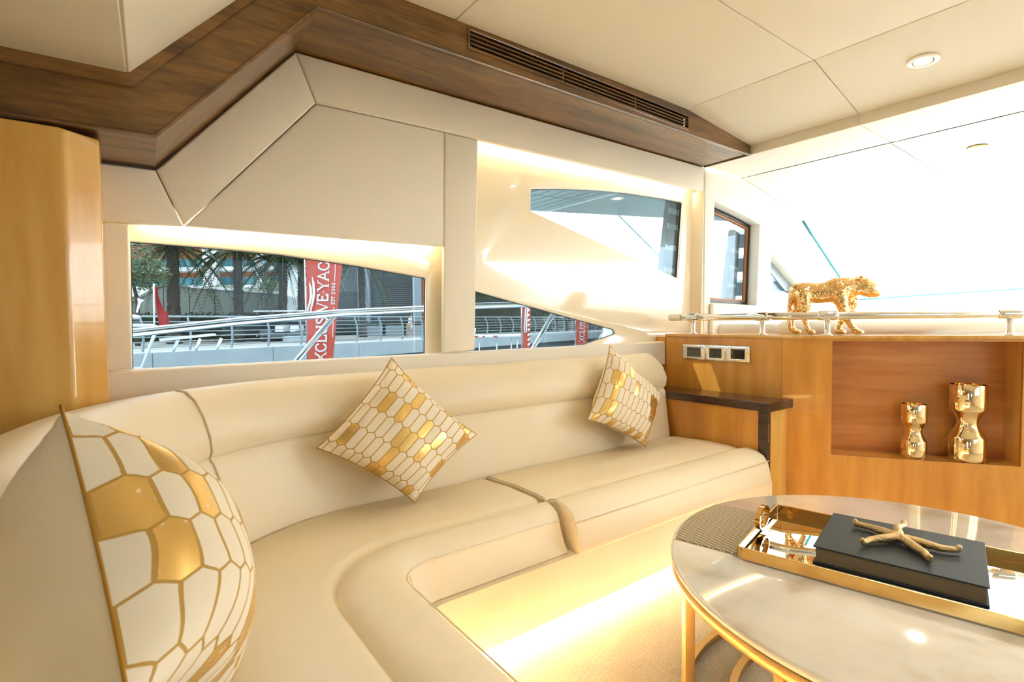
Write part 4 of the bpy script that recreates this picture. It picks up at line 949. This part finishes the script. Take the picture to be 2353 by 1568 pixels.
ef = thing('stern_flag', 'dark red flag hanging from a white staff on the tender', 'flag', (.41, 10.9, 1.1))
obj('staff', MB().tube([(.40,10.9,1.05),(.415,10.9,1.80)], .014, 8), M['white'], ef, smooth=True)
rows = []
for i in range(9):
    v = i/8; z = 1.76-.80*v; rows.append([(.425+(.04+.08*min(1, v*2.2)-.03*math.sin(v*6))*u+.02*v+.06*max(0, v-.35), 10.9-.03*math.sin(u*6+v*5), z+(.07*u if v > .5 else -.02*u)) for u in (0,.25,.5,.75,1)])
obj('cloth', MB().grid(rows), M['flag_dark'], ef, smooth=True)

# pontoon table and little workboat in the lower forward window
jt = thing('dock_table', 'narrow white dock table with red stripes on thin legs', 'table', (7.2, 10.4, .3))
def P14(px_u, z, dd=0): return Vector((7.25,12.35,.36))+Vector((.84,-.54,0))*px_u+Vector((.54,.84,0))*dd+Vector((0,0,z))
obj('table_top', MB().prism([P14(0,.30),P14(1.75,.31),P14(1.75,.31,.6),P14(0,.30,.6)], (0,0,.05)), M['white_matt'], jt, bevel=.01)
for a, b in ((.10,.16),(.26,.58),(.70,.76),(1.0,1.1)): obj('red_stripe', MB().prism([P14(a,.302,-.006),P14(b,.302,-.006),P14(b,.349,-.006),P14(a,.349,-.006)], Vector((.54,.84,0))*.004), M['red_paint'], jt)
for u in (.25, .62, 1.1, 1.5, 1.66): obj('leg', MB().tube([P14(u,.30,.1),P14(u-.05,-.92,.1)], .016, 8), M['steel'], jt, smooth=True)
obj('cross_bar', MB().tube([P14(.2,-.1,.1),P14(1.6,-.1,.1)], .012, 8), M['steel'], jt, smooth=True)
bkx = P14(.42, .3525, .25)
tag(obj('bucket', MB().lathe([(.07,0),(.075,.06),(.085,.08),(.10,.20),(.09,.20),(.07,.05),(.001,.05)], tuple(bkx), 16), M['white_matt'], None, smooth=True), 'small white pot standing on the narrow dock table', 'pot')

# golf cart
gc = thing('golf_cart', 'dark golf cart with white roof parked behind the railing', 'cart', (7.2, 31, .1))
U_ = Vector((.83,-.56,0)); V_ = Vector((.56,.83,0)); gp = lambda u, v, z: Vector((7.05,31,0))+U_*u+V_*v+Vector((0,0,z))
obj('roof', MB().prism([gp(-1.35,-.6,1.72),gp(1.4,-.6,1.72),gp(1.4,.6,1.72),gp(-1.35,.6,1.72)], (0,0,.09)), M['white'], gc, bevel=.04)
obj('body', MB().prism([gp(-1.0,-.55,.25),gp(1.25,-.55,.25),gp(1.3,-.55,.62),gp(.95,-.55,.70),(gp(.3,-.55,.5)),gp(-.3,-.55,.5),gp(-.5,-.55,.78),gp(-1.05,-.55,.74)], V_*1.1), M['dark_cladding'], gc, bevel=.03)
for u in (-.25, .55): obj('seat', MB().prism([gp(u,-.5,.62),gp(u+.45,-.5,.62),gp(u+.40,-.5,.98),gp(u+.02,-.5,1.0)], V_*1.0), M['white_matt'], gc, bevel=.03)
for u, v in ((-1.0,-.52),(1.1,-.52),(-1.0,.52),(1.1,.52)): obj('roof_post', MB().tube([gp(u,v,.7),gp(u,v,1.73)], .02, 8), M['black'], gc, smooth=True)
for u, v in ((-.75,-.55),(.85,-.55),(-.75,.45),(.85,.45)): obj('wheel', MB().tube([gp(u,v,.22),gp(u,v+.12,.22)], .22, 14), M['black'], gc)
obj('windscreen', MB().prism([gp(-1.02,-.5,.75),gp(-1.0,-.5,1.7),gp(-1.0,.5,1.7),gp(-1.02,.5,.75)], U_*.01), M['glass_light'], gc)
obj('bumper', MB().tube([gp(-1.25,-.4,.42),gp(-1.25,.4,.42)], .03, 8), M['steel'], gc)

# woman walking on the promenade
wo = thing('person', 'woman in a white outfit walking behind the railing', 'person', (16.2, 34.05, .1))
pp = lambda u, v, z: Vector((16.2,34.05,.1))+Vector((.8,-.6,0))*u+Vector((.6,.8,0))*v+Vector((0,0,z))
mb = MB()
mb.chain([pp(0,0,.88),pp(0,0,1.05),pp(.01,0,1.25),pp(.01,0,1.36)], [.125,.10,.125,.07], .3); mb.chain([pp(.02,0,1.36),pp(.03,0,1.48)], [.05,.05], .3); mb.ball(pp(.04,0,1.53), (.085,.085,.11)); mb.ball(pp(.13,-.0,1.52), .022)
for s1, fu in ((1,.16),(-1,-.18)):
    mb.chain([pp(0,s1*.08,.88),pp(fu*.55,s1*.08,.48),pp(fu-(.08 if s1<0 else 0),s1*.08,.08)], [.095,.06,.042], .3); mb.chain([pp(fu-(.08 if s1<0 else 0),s1*.08,.04),pp(fu+.12-(.08 if s1<0 else 0),s1*.08,.035)], [.04,.032], .3)
    mb.chain([pp(.01,s1*.15,1.30),pp(-fu*.5,s1*.19,1.05),pp(-fu*.8+.05,s1*.19,.82)], [.05,.04,.03], .3); mb.ball(pp(-fu*.8+.06,s1*.19,.77), (.03,.022,.05))
remeshed('body', mb, M['skin'], .016, wo, 3)
mb = MB(); mb.chain([pp(0,0,.92),pp(0,0,1.05),pp(.01,0,1.25),pp(.01,0,1.32)], [.15,.125,.145,.10], .3)
for s1 in (1,-1): mb.chain([pp(.01,s1*.14,1.30),pp(.0,s1*.18,1.14)], [.066,.062], .3)
remeshed('white_top', mb, M['cloth_white'], .016, wo, 3)
mb = MB(); mb.chain([pp(0,0,.95),pp(0,0,.84),pp(0,0,.66)], [.15,.165,.16], .3); remeshed('shorts', mb, M['cloth_white'], .02, wo, 3)
mb = MB(); mb.ball(pp(.015,0,1.56), (.10,.10,.10)); mb.chain([pp(-.04,0,1.56),pp(-.08,0,1.40)], [.07,.04], .3); remeshed('hair', mb, M['hair'], .016, wo, 2)
tag(obj('shoulder_bag', MB().prism([pp(-.22,-.28,.62),pp(.10,-.28,.62),pp(.08,-.28,.86),pp(-.20,-.28,.86)], Vector((.6,.8,0))*.08), M['cloth_tan'], None, bevel=.015), 'tan bag carried at the hip by the woman in white', 'bag')

# garden wall with panels, hedges, shrubs
gw = thing('garden_wall', 'grey panelled garden wall behind the palms with sloping left end', 'wall', (4, 36, .1))
WA, WB = Vector((-.4,38.9,0)), Vector((8.1,34.9,0))
def wz(t): return (1.9+ (3.42-1.9)*min(1, max(0,(t-.0)/.27))) if t < .27 else 3.42+(2.9-3.42)*(t-.27)/.73
cuts = [0,.13,.27,.42,.57,.72,.86,1.0]
for a, b in zip(cuts[:-1], cuts[1:]):
    p, q2 = WA.lerp(WB, a+.002), WA.lerp(WB, b-.002)
    obj('wall_panel', MB().prism([(p.x,p.y,.1),(q2.x,q2.y,.1),(q2.x,q2.y,wz(b)),(p.x,p.y,wz(a))], (.12,.25,0)), M['garden_wall'], gw, bevel=.01)
    obj('coping', MB().prism([(p.x-.05,p.y-.08,wz(a)),(q2.x-.05,q2.y-.08,wz(b)),(q2.x-.05,q2.y-.08,wz(b)+.16),(p.x-.05,p.y-.08,wz(a)+.16)], (.2,.4,0)), M['white_slab'] if a >= .42 else M['garden_wall'], gw)
obj('end_wall', MB().prism([(8.1,34.9,.1),(11.6,36.6,.1),(11.6,36.6,2.3),(8.1,34.9,2.85)], (-.1,.25,0)), M['white_slab'], gw)
def leafy(name, c, r, n, leafsize, mat, parent=None, seed=0, hollow=.55):
    rnd = random.Random(seed); mb = MB()
    for _ in range(n):
        while True:
            v = Vector((rnd.uniform(-1,1),rnd.uniform(-1,1),rnd.uniform(-1,1)))
            if hollow < v.length < 1: break
        p = Vector(c)+Vector((v.x*r[0],v.y*r[1],v.z*r[2])); a = Vector((rnd.gauss(0,1),rnd.gauss(0,1),rnd.gauss(0,.7))).normalized(); b = a.orthogonal().normalized(); s_ = leafsize*rnd.uniform(.6,1.3)
        mb.add([p-a*s_, p+b*s_*.4, p+a*s_, p-b*s_*.4], [(0,1,2,3)])
    return obj(name, mb, mat, parent, weld=False)
def shrub(name, label, cat, c, r, n, ls, mat, seed, group=None):
    t = thing(name, label, cat, (c[0],c[1],.1), group)
    core = MB().ball(c, tuple(k*.86 for k in r), 16, 10); obj('core', core, M[mat], t, smooth=True); obj('stem', MB().tube([(c[0],c[1],.1),(c[0],c[1],c[2])], .09, 8), M['bark'], t, smooth=True)
    o = leafy('foliage', c, r, n, ls, M[mat], t, seed); tag(o, kind='stuff'); return t
hd = thing('hedge', 'dark clipped hedge strip at the foot of the garden wall', 'hedge', (5, 33, .1))
HA, HB = Vector((.2,35.5,0)), Vector((9.6,31.9,0))
obj('core', MB().prism([(HA.x,HA.y,.1),(HB.x,HB.y,.1),(HB.x,HB.y,1.62),(HA.x,HA.y,1.62)], (.3,.7,0)), M['hedge'], hd)
def strip_leaves(A_, B_, z0, z1, dep_, n, ls, mat, par, seed):
    rnd = random.Random(seed); mb = MB(); dd = (B_-A_).normalized(); nn_ = Vector((-dd.y, dd.x, 0))
    for _ in range(n):
        p = A_.lerp(B_, rnd.random())+nn_*rnd.uniform(-.15, dep_)+Vector((0,0,rnd.uniform(z0, z1))); a = Vector((rnd.gauss(0,1),rnd.gauss(0,1),rnd.gauss(0,1))).normalized(); b = a.orthogonal().normalized(); s_ = ls*rnd.uniform(.6,1.3)
        mb.add([p-a*s_, p+b*s_*.45, p+a*s_, p-b*s_*.45], [(0,1,2,3)])
    return tag(obj('foliage', mb, M[mat], par, weld=False), kind='stuff')
strip_leaves(HA, HB, .2, 1.75, .3, 2600, .10, 'hedge', hd, 3)
h2 = thing('hedge', 'tall dark hedge bank far along the quay in the lower forward window', 'hedge', (26, 36, .1))
HC, HD = Vector((21.4,35.6,0)), Vector((46,39.5,0))
obj('core', MB().prism([(HC.x,HC.y,.1),(HD.x,HD.y,.1),(HD.x,HD.y,4.6),(HC.x,HC.y,4.6)], (-.3,1.2,0)), M['hedge'], h2)
strip_leaves(HC, HD, .2, 5.0, .2, 6000, .17, 'hedge', h2, 4)
h3 = thing('hedge', 'low dark hedge at the foot of the grey building', 'hedge', (14, 38, .1))
strip_leaves(Vector((12.5,39.5,0)), Vector((20.5,34.9,0)), .1, 1.25, .3, 1800, .11, 'hedge', h3, 5)
obj('core', MB().prism([(12.5,39.6,.1),(20.5,35.0,.1),(20.5,35.0,1.1),(12.5,39.6,1.1)], (.3,.5,0)), M['hedge'], h3)
shrub('round_bush', 'pale round bush growing above the garden wall', 'bush', (8.4,40.4,3.55), (.85,.7,.85), 900, .09, 'shrub', 11)
shrub('low_bush', 'low pale bush on the garden wall beside the palm', 'bush', (5.2,39.0,3.35), (1.0,.5,.35), 500, .08, 'shrub', 12)
shrub('low_bush', 'low pale bush between the second palm and the round bush', 'bush', (6.9,38.6,3.15), (.9,.5,.4), 500, .08, 'shrub', 13)
tre = thing('broadleaf_tree', 'leafy tree at the left edge of the aft window', 'tree', (.2, 30.5, .1))
obj('trunk', MB().tube([(.45,30.5,.1),(.5,30.5,2.2),(.3,30.6,3.4)], [.12,.09,.05], 8), M['bark'], tre, smooth=True)
for i, (c, r) in enumerate((((.1,30.4,4.3),(1.3,1.2,1.4)),((.9,30.0,3.5),(1.0,.9,.8)),((-.6,30.6,3.4),(.9,.9,.9)))): tag(leafy('foliage', c, r, 1500, .085, M['leaf'], tre, 20+i, .2), kind='stuff')

# date palms
def palm(label, x, y, h, lean, r, seed, nf=36, fl=3.2):
    rnd = random.Random(seed); t = thing('date_palm', label, 'palm', (x, y, .1), 'date palms along the promenade')
    pts = [(x+lean*(i/10)**1.5, y, .1+(h-.1)*i/10) for i in range(11)]
    obj('trunk', MB().tube(pts, [r*(1.25 if i == 0 else 1.0+.10*(i % 2)-.018*i) for i in range(11)], 12), M['bark'], t, smooth=True)
    mb = MB()
    for i in range(170):
        z = rnd.uniform(.4, h); a = rnd.uniform(0, 2*PI); xx = x+lean*(max(0, (z-.1)/(h-.1)))**1.5; c = Vector((xx+r*.98*math.cos(a), y+r*.98*math.sin(a), z)); o_ = Vector((math.cos(a), math.sin(a), .9))
        tt = Vector((-math.sin(a), math.cos(a), 0)); mb.add([c-tt*.07, c+tt*.07, c+o_*.06+tt*.03, c+o_*.06-tt*.03], [(0,1,2,3)])
    tag(obj('leaf_bases', mb, M['bark'], t, weld=False), kind='stuff')
    top = Vector((x+lean, y, h))
    for k in range(nf):
        a = 2*PI*k/nf+rnd.uniform(-.2,.2); el = rnd.uniform(-.55, .95); L_ = fl*rnd.uniform(.85,1.1); mb = MB(); dirh = Vector((math.cos(a), math.sin(a), 0)); spine = []
        for i in range(12):
            u = i/11; spine.append(top+dirh*(L_*u*math.cos(el)*(1-.12*u))+Vector((0,0,L_*(math.sin(el)*u-.75*u*u))))
        mb.tube(spine, [.03*(1-.8*i/11) for i in range(12)], 5)
        sd_ = Vector((-dirh.y, dirh.x, 0))
        for i in range(1, 12):
            for j in range(3):
                u = (i+j/3)/11
                if u > 1: continue
                i0 = min(10, int(u*11)); p = spine[i0].lerp(spine[i0+1], u*11-i0); ll = .42*math.sin(PI*min(1,u*.85+.12))+.08
                for sg in (1, -1):
                    q_ = p+sd_*sg*ll*.8+dirh*ll*.45+Vector((0,0,-ll*.38)); w_ = dirh*.05
                    mb.add([p-w_, p+w_, q_], [(0,1,2)])
        obj('frond', mb, M['palm_leaf'], t, weld=False)
palm('date palm with thick trunk nearest the left of the aft window', 2.02, 32.2, 5.15, .08, .30, 1)
palm('date palm second from the left before the garden wall', 5.07, 32.4, 5.2, .05, .25, 2)
palm('date palm third from the left near the golf cart', 7.28, 32.0, 4.9, .12, .24, 3)
palm('date palm standing just left of the large red banner', 8.42, 32.4, 5.1, .1, .24, 4)
palm('date palm behind the large red banner by the grey building', 13.2, 35.2, 5.6, -.1, .24, 5)
# lamp post on the far terrace
lp = thing('lamp_post', 'white lamp post on the terrace before the teal building', 'lamp post', (9.9, 52, .1))
obj('post', MB().tube([(9.9,52,.1),(9.9,52,6.4)], .10, 10), M['white_slab'], lp, smooth=True); obj('lantern', MB().lathe([(.12,0),(.35,.25),(.35,.4),(.1,.55)], (9.9,52,6.4), 12), M['white_slab'], lp, smooth=True)

# teal glazed building
tbd = thing('teal_building', 'terracotta building with white slabs and teal glazing', 'building', (8, 63, 0))
BD = Vector((15.2,-12.5,0)).normalized(); B0 = Vector((2.0,67.4,0)); BN = Vector((-BD.y, BD.x, 0))
bb = lambda s, d, z: B0+BD*s+BN*d+Vector((0,0,z))
obj('wall', MB().prism([bb(-3,0.6,0),bb(19,0.6,0),bb(19,0.6,16),bb(-3,.6,16)], BN*6), M['terracotta'], tbd)
for z0, z1 in ((4.0,5.05),(6.55,6.95),(9.6,10.0),(12.6,13.0)): obj('floor_slab', MB().prism([bb(-3.5,-1.2,z0),bb(15.8,-1.2,z0),bb(15.8,-1.2,z1),bb(-3.5,-1.2,z1)], BN*2), M['white_slab'], tbd, bevel=.05)
for z0, z1 in ((5.1,6.05),(7.0,8.0),(10.1,11.6)):
    for k in range(14):
        a = -2.6+k*1.3
        o = obj('window', MB().prism([bb(a,.4,z0),bb(a+1.22,.4,z0),bb(a+1.22,.4,z1),bb(a,.4,z1)], BN*.25), M['galv'], tbd); obj('pane', MB().prism([bb(a+.05,.36,z0+.05),bb(a+1.17,.36,z0+.05),bb(a+1.17,.36,z1-.05),bb(a+.05,.36,z1-.05)], BN*.04), M['teal'], o)
for s in (7.0, 7.9, 12.6): obj('pier', MB().prism([bb(s,-1.4,3.0),bb(s+.55,-1.4,3.0),bb(s+.55,-1.4,9.0),bb(s,-1.4,9.0)], BN*.5), M['white_slab'], tbd)
obj('end_pier', MB().prism([bb(15.9,-1.0,0),bb(17.2,-1.0,0),bb(17.2,-1.0,16),bb(15.9,-1.0,16)], BN*2), M['terracotta'], tbd)
# pale pavilion glimpsed between palms
pv = thing('white_pavilion', 'white pavilion wall glimpsed between the palms beside the banner', 'building', (14, 50, 0))
obj('wall', MB().prism([(11.8,52.2,.1),(15.4,49.8,.1),(15.4,49.8,8.5),(11.8,52.2,8.5)], (1,1.5,0)), M['white_slab'], pv); obj('roof', MB().prism([(11.6,52.0,8.5),(15.6,49.4,8.5),(16.8,51.4,8.5),(12.8,54,8.5)], (0,0,.3)), M['white_slab'], pv)
obj('window', MB().prism([(14.2,50.55,4),(14.35,50.45,4),(14.35,50.45,8),(14.2,50.55,8)], (.05,.08,0)), M['galv'], pv)
# grey clad building with pale pilasters
gb = thing('grey_building', 'dark grey louvred building with pale grey pilasters', 'building', (16, 42, 0))
GA, GB_ = Vector((12.6,43.6,0)), Vector((22.0,36.9,0)); GD = (GB_-GA).normalized(); GN = Vector((-GD.y, GD.x, 0)); gbp = lambda s, d, z: GA+GD*s+GN*d+Vector((0,0,z))
obj('wall', MB().prism([gbp(0,.5,0),gbp(11.2,.5,0),gbp(11.2,.5,9),gbp(0,.5,9)], GN*5), M['dark_cladding'], gb)
for k in range(48): obj('louvre', MB().prism([gbp(.0 if k < 20 else 3.3,.42,.6+.16*k),gbp(11.2,.42,.6+.16*k),gbp(11.2,.5,.68+.16*k),gbp(.0 if k < 20 else 3.3,.5,.68+.16*k)], GN*.05), M['dark_cladding'], gb)
for s, wd in ((3.25,.95),(7.7,.72)): obj('pilaster', MB().prism([gbp(s,0,0),gbp(s+wd,0,0),gbp(s+wd,0,9),gbp(s,0,9)], GN*.5), M['pilaster'], gb)
mb, _ = letters('0A', lambda u, v: gbp(3.55+u,-.02,2.6+v), .22, GN*.02, .16, False); obj('sign', mb, M['white_matt'], gb)
obj('side_wall', MB().prism([gbp(8.45,.2,0),gbp(11.2,.2,0),gbp(11.2,.2,9),gbp(8.45,.2,9)], GN*.3), M['terracotta'], gb)
obj('door_frame', MB().prism([gbp(9.0,.1,.1),gbp(9.9,.1,.1),gbp(9.9,.1,3.0),gbp(9.0,.1,3.0)], GN*.1), M['pilaster'], gb); obj('door_panel', MB().prism([gbp(9.12,.06,.1),gbp(9.78,.06,.1),gbp(9.78,.06,2.88),gbp(9.12,.06,2.88)], GN*.05), M['terracotta'], gb)
for i, s in enumerate((4.9,6.4,7.9)):
    tag(obj('planter_box', MB().prism([gbp(s,-4.2,.1),gbp(s+1.15,-4.2,.1),gbp(s+1.15,-4.2,.85),gbp(s,-4.2,.85)], GN*.6), M['pilaster'], None, bevel=.02), 'grey planter box %s behind the railing' % ('left of the walking woman', 'nearest the walking woman', 'right of the walking woman')[i], 'planter', 'grey planters on the promenade')
tag(obj('bench', MB().prism([q(9.3,6,.1),q(11.6,6,.1),q(11.6,6,.42),q(9.3,6,.42)], QN*.5), M['concrete'], None, bevel=.03), 'low pale stone bench behind the railing right of the banner', 'bench')

# white yachts across the basin, seen bright through the forward windows
def yacht(label, x, y, L_, ang, seed):
    t = thing('motor_yacht', label, 'boat', (x, y, -1), 'white yachts across the basin'); a = math.radians(ang); R_ = Vector((math.cos(a), math.sin(a), 0)); N_ = Vector((-math.sin(a), math.cos(a), 0)); k = L_/16
    g = lambda u, v, z: Vector((x,y,-1))+R_*u*k+N_*v*k+Vector((0,0,z*k))
    rows = []
    for u, hb, zt in ((-8,2.0,1.7),(-4,2.3,1.8),(0,2.4,2.0),(4,2.0,2.4),(7,.9,2.9),(8.6,.05,3.2)):
        rows.append([g(u-.3*0,-hb,zt),g(u*.96,-hb*.8,.4),g(u*.92,0,-.2),g(u*.96,hb*.8,.4),g(u,hb,zt)])
    obj('hull', MB().grid(rows).grid([[r[0],r[4]] for r in rows]).add(rows[0], [(0,1,2,3,4)]), M['white'], t)
    obj('saloon', MB().hexa([g(-6,-1.8,1.7),g(3.5,-1.5,1.9),g(3.5,1.5,1.9),g(-6,1.8,1.7)], [g(-5.2,-1.6,3.7),g(.6,-1.3,3.7),g(.6,1.3,3.7),g(-5.2,1.6,3.7)]), M['white'], t, bevel=.1)
    for s_ in (-1, 1): obj('saloon_window', MB().hexa([g(-4.6,s_*1.74,2.4),g(1.9,s_*1.50,2.6),g(1.9,s_*1.42,2.6),g(-4.6,s_*1.60,2.4)], [g(-4.4,s_*1.70,3.3),g(.8,s_*1.42,3.3),g(.8,s_*1.34,3.3),g(-4.4,s_*1.58,3.3)]), M['tower_glass'], t)
    obj('flybridge', MB().hexa([g(-5.5,-1.6,3.7),g(-.4,-1.3,3.7),g(-.4,1.3,3.7),g(-5.5,1.6,3.7)], [g(-5.7,-1.7,4.3),g(-.9,-1.4,4.4),g(-.9,1.4,4.4),g(-5.7,1.7,4.3)]), M['white'], t, bevel=.08)
    obj('radar_arch', MB().tube([g(-4.6,-1.5,4.2),g(-5.2,-1.2,5.7),g(-5.2,1.2,5.7),g(-4.6,1.5,4.2)], .12*k, 8), M['white'], t, smooth=True)
    obj('mast', MB().tube([g(-5.2,0,5.7),g(-5.3,0,7.2)], .06*k, 8), M['white'], t, smooth=True); obj('radar', MB().ball(g(-5.2,0,5.95), (.45*k,.45*k,.2*k), 12, 6), M['white'], t, smooth=True)
    obj('bow_rail', MB().tube([g(2,-2.1,3.0),g(6.6,-1.0,3.7),g(8.4,0,4.0),g(6.6,1.0,3.7),g(2,2.1,3.0)], .03*k, 6), M['steel'], t, smooth=True)
yacht('large white yacht moored beyond the upper forward window', 35, 24.5, 18, 20, 1)
yacht('white yacht moored further along the basin ahead', 44, 17, 18, 12, 2)
yacht('small white yacht with mast at the tip of the lower window', 29.3, 27.0, 7, 43, 3)
# apartment towers ahead beyond the windscreen
def tower(label, x, y, w_, d_, h, ang, nx, nz):
    t = thing('apartment_tower', label, 'building', (x, y, 0), 'apartment towers ahead'); a = math.radians(ang); R_ = Vector((math.cos(a), math.sin(a), 0)); N_ = Vector((-math.sin(a), math.cos(a), 0))
    g = lambda u, v, z: Vector((x,y,0))+R_*u+N_*v+Vector((0,0,z))
    obj('wall', MB().prism([g(0,0,0),g(w_,0,0),g(w_,d_,0),g(0,d_,0)], (0,0,h)), M['tower'], t)
    bw = w_/nx; fh = h/nz; base = None
    for i in range(nx):
        for j in range(1, nz):
            if base is None:
                o = obj('window', MB().prism([g(bw*.14,-.06,fh*.3)-Vector((x,y,0)),g(bw*.86,-.06,fh*.3)-Vector((x,y,0)),g(bw*.86,-.06,fh*.86)-Vector((x,y,0)),g(bw*.14,-.06,fh*.86)-Vector((x,y,0))], N_*.1), M['tower_glass'], None); base = o
            else: o = base.copy(); C.objects.link(o)
            o.parent = t; o.location = R_*bw*i+Vector((0,0,fh*j))
    for j in range(1, nz): obj('balcony', MB().prism([g(0,-.9,fh*j-.12),g(w_,-.9,fh*j-.12),g(w_,-.9,fh*j+.12),g(0,-.9,fh*j+.12)], N_*.95), M['white_slab'], t)
tower('pale apartment tower ahead at the right through the windscreen', 62, 20, 24, 14, 62, -72, 9, 18)
tower('pale apartment tower further left through the windscreen', 70, 42, 18, 14, 44, -60, 7, 13)
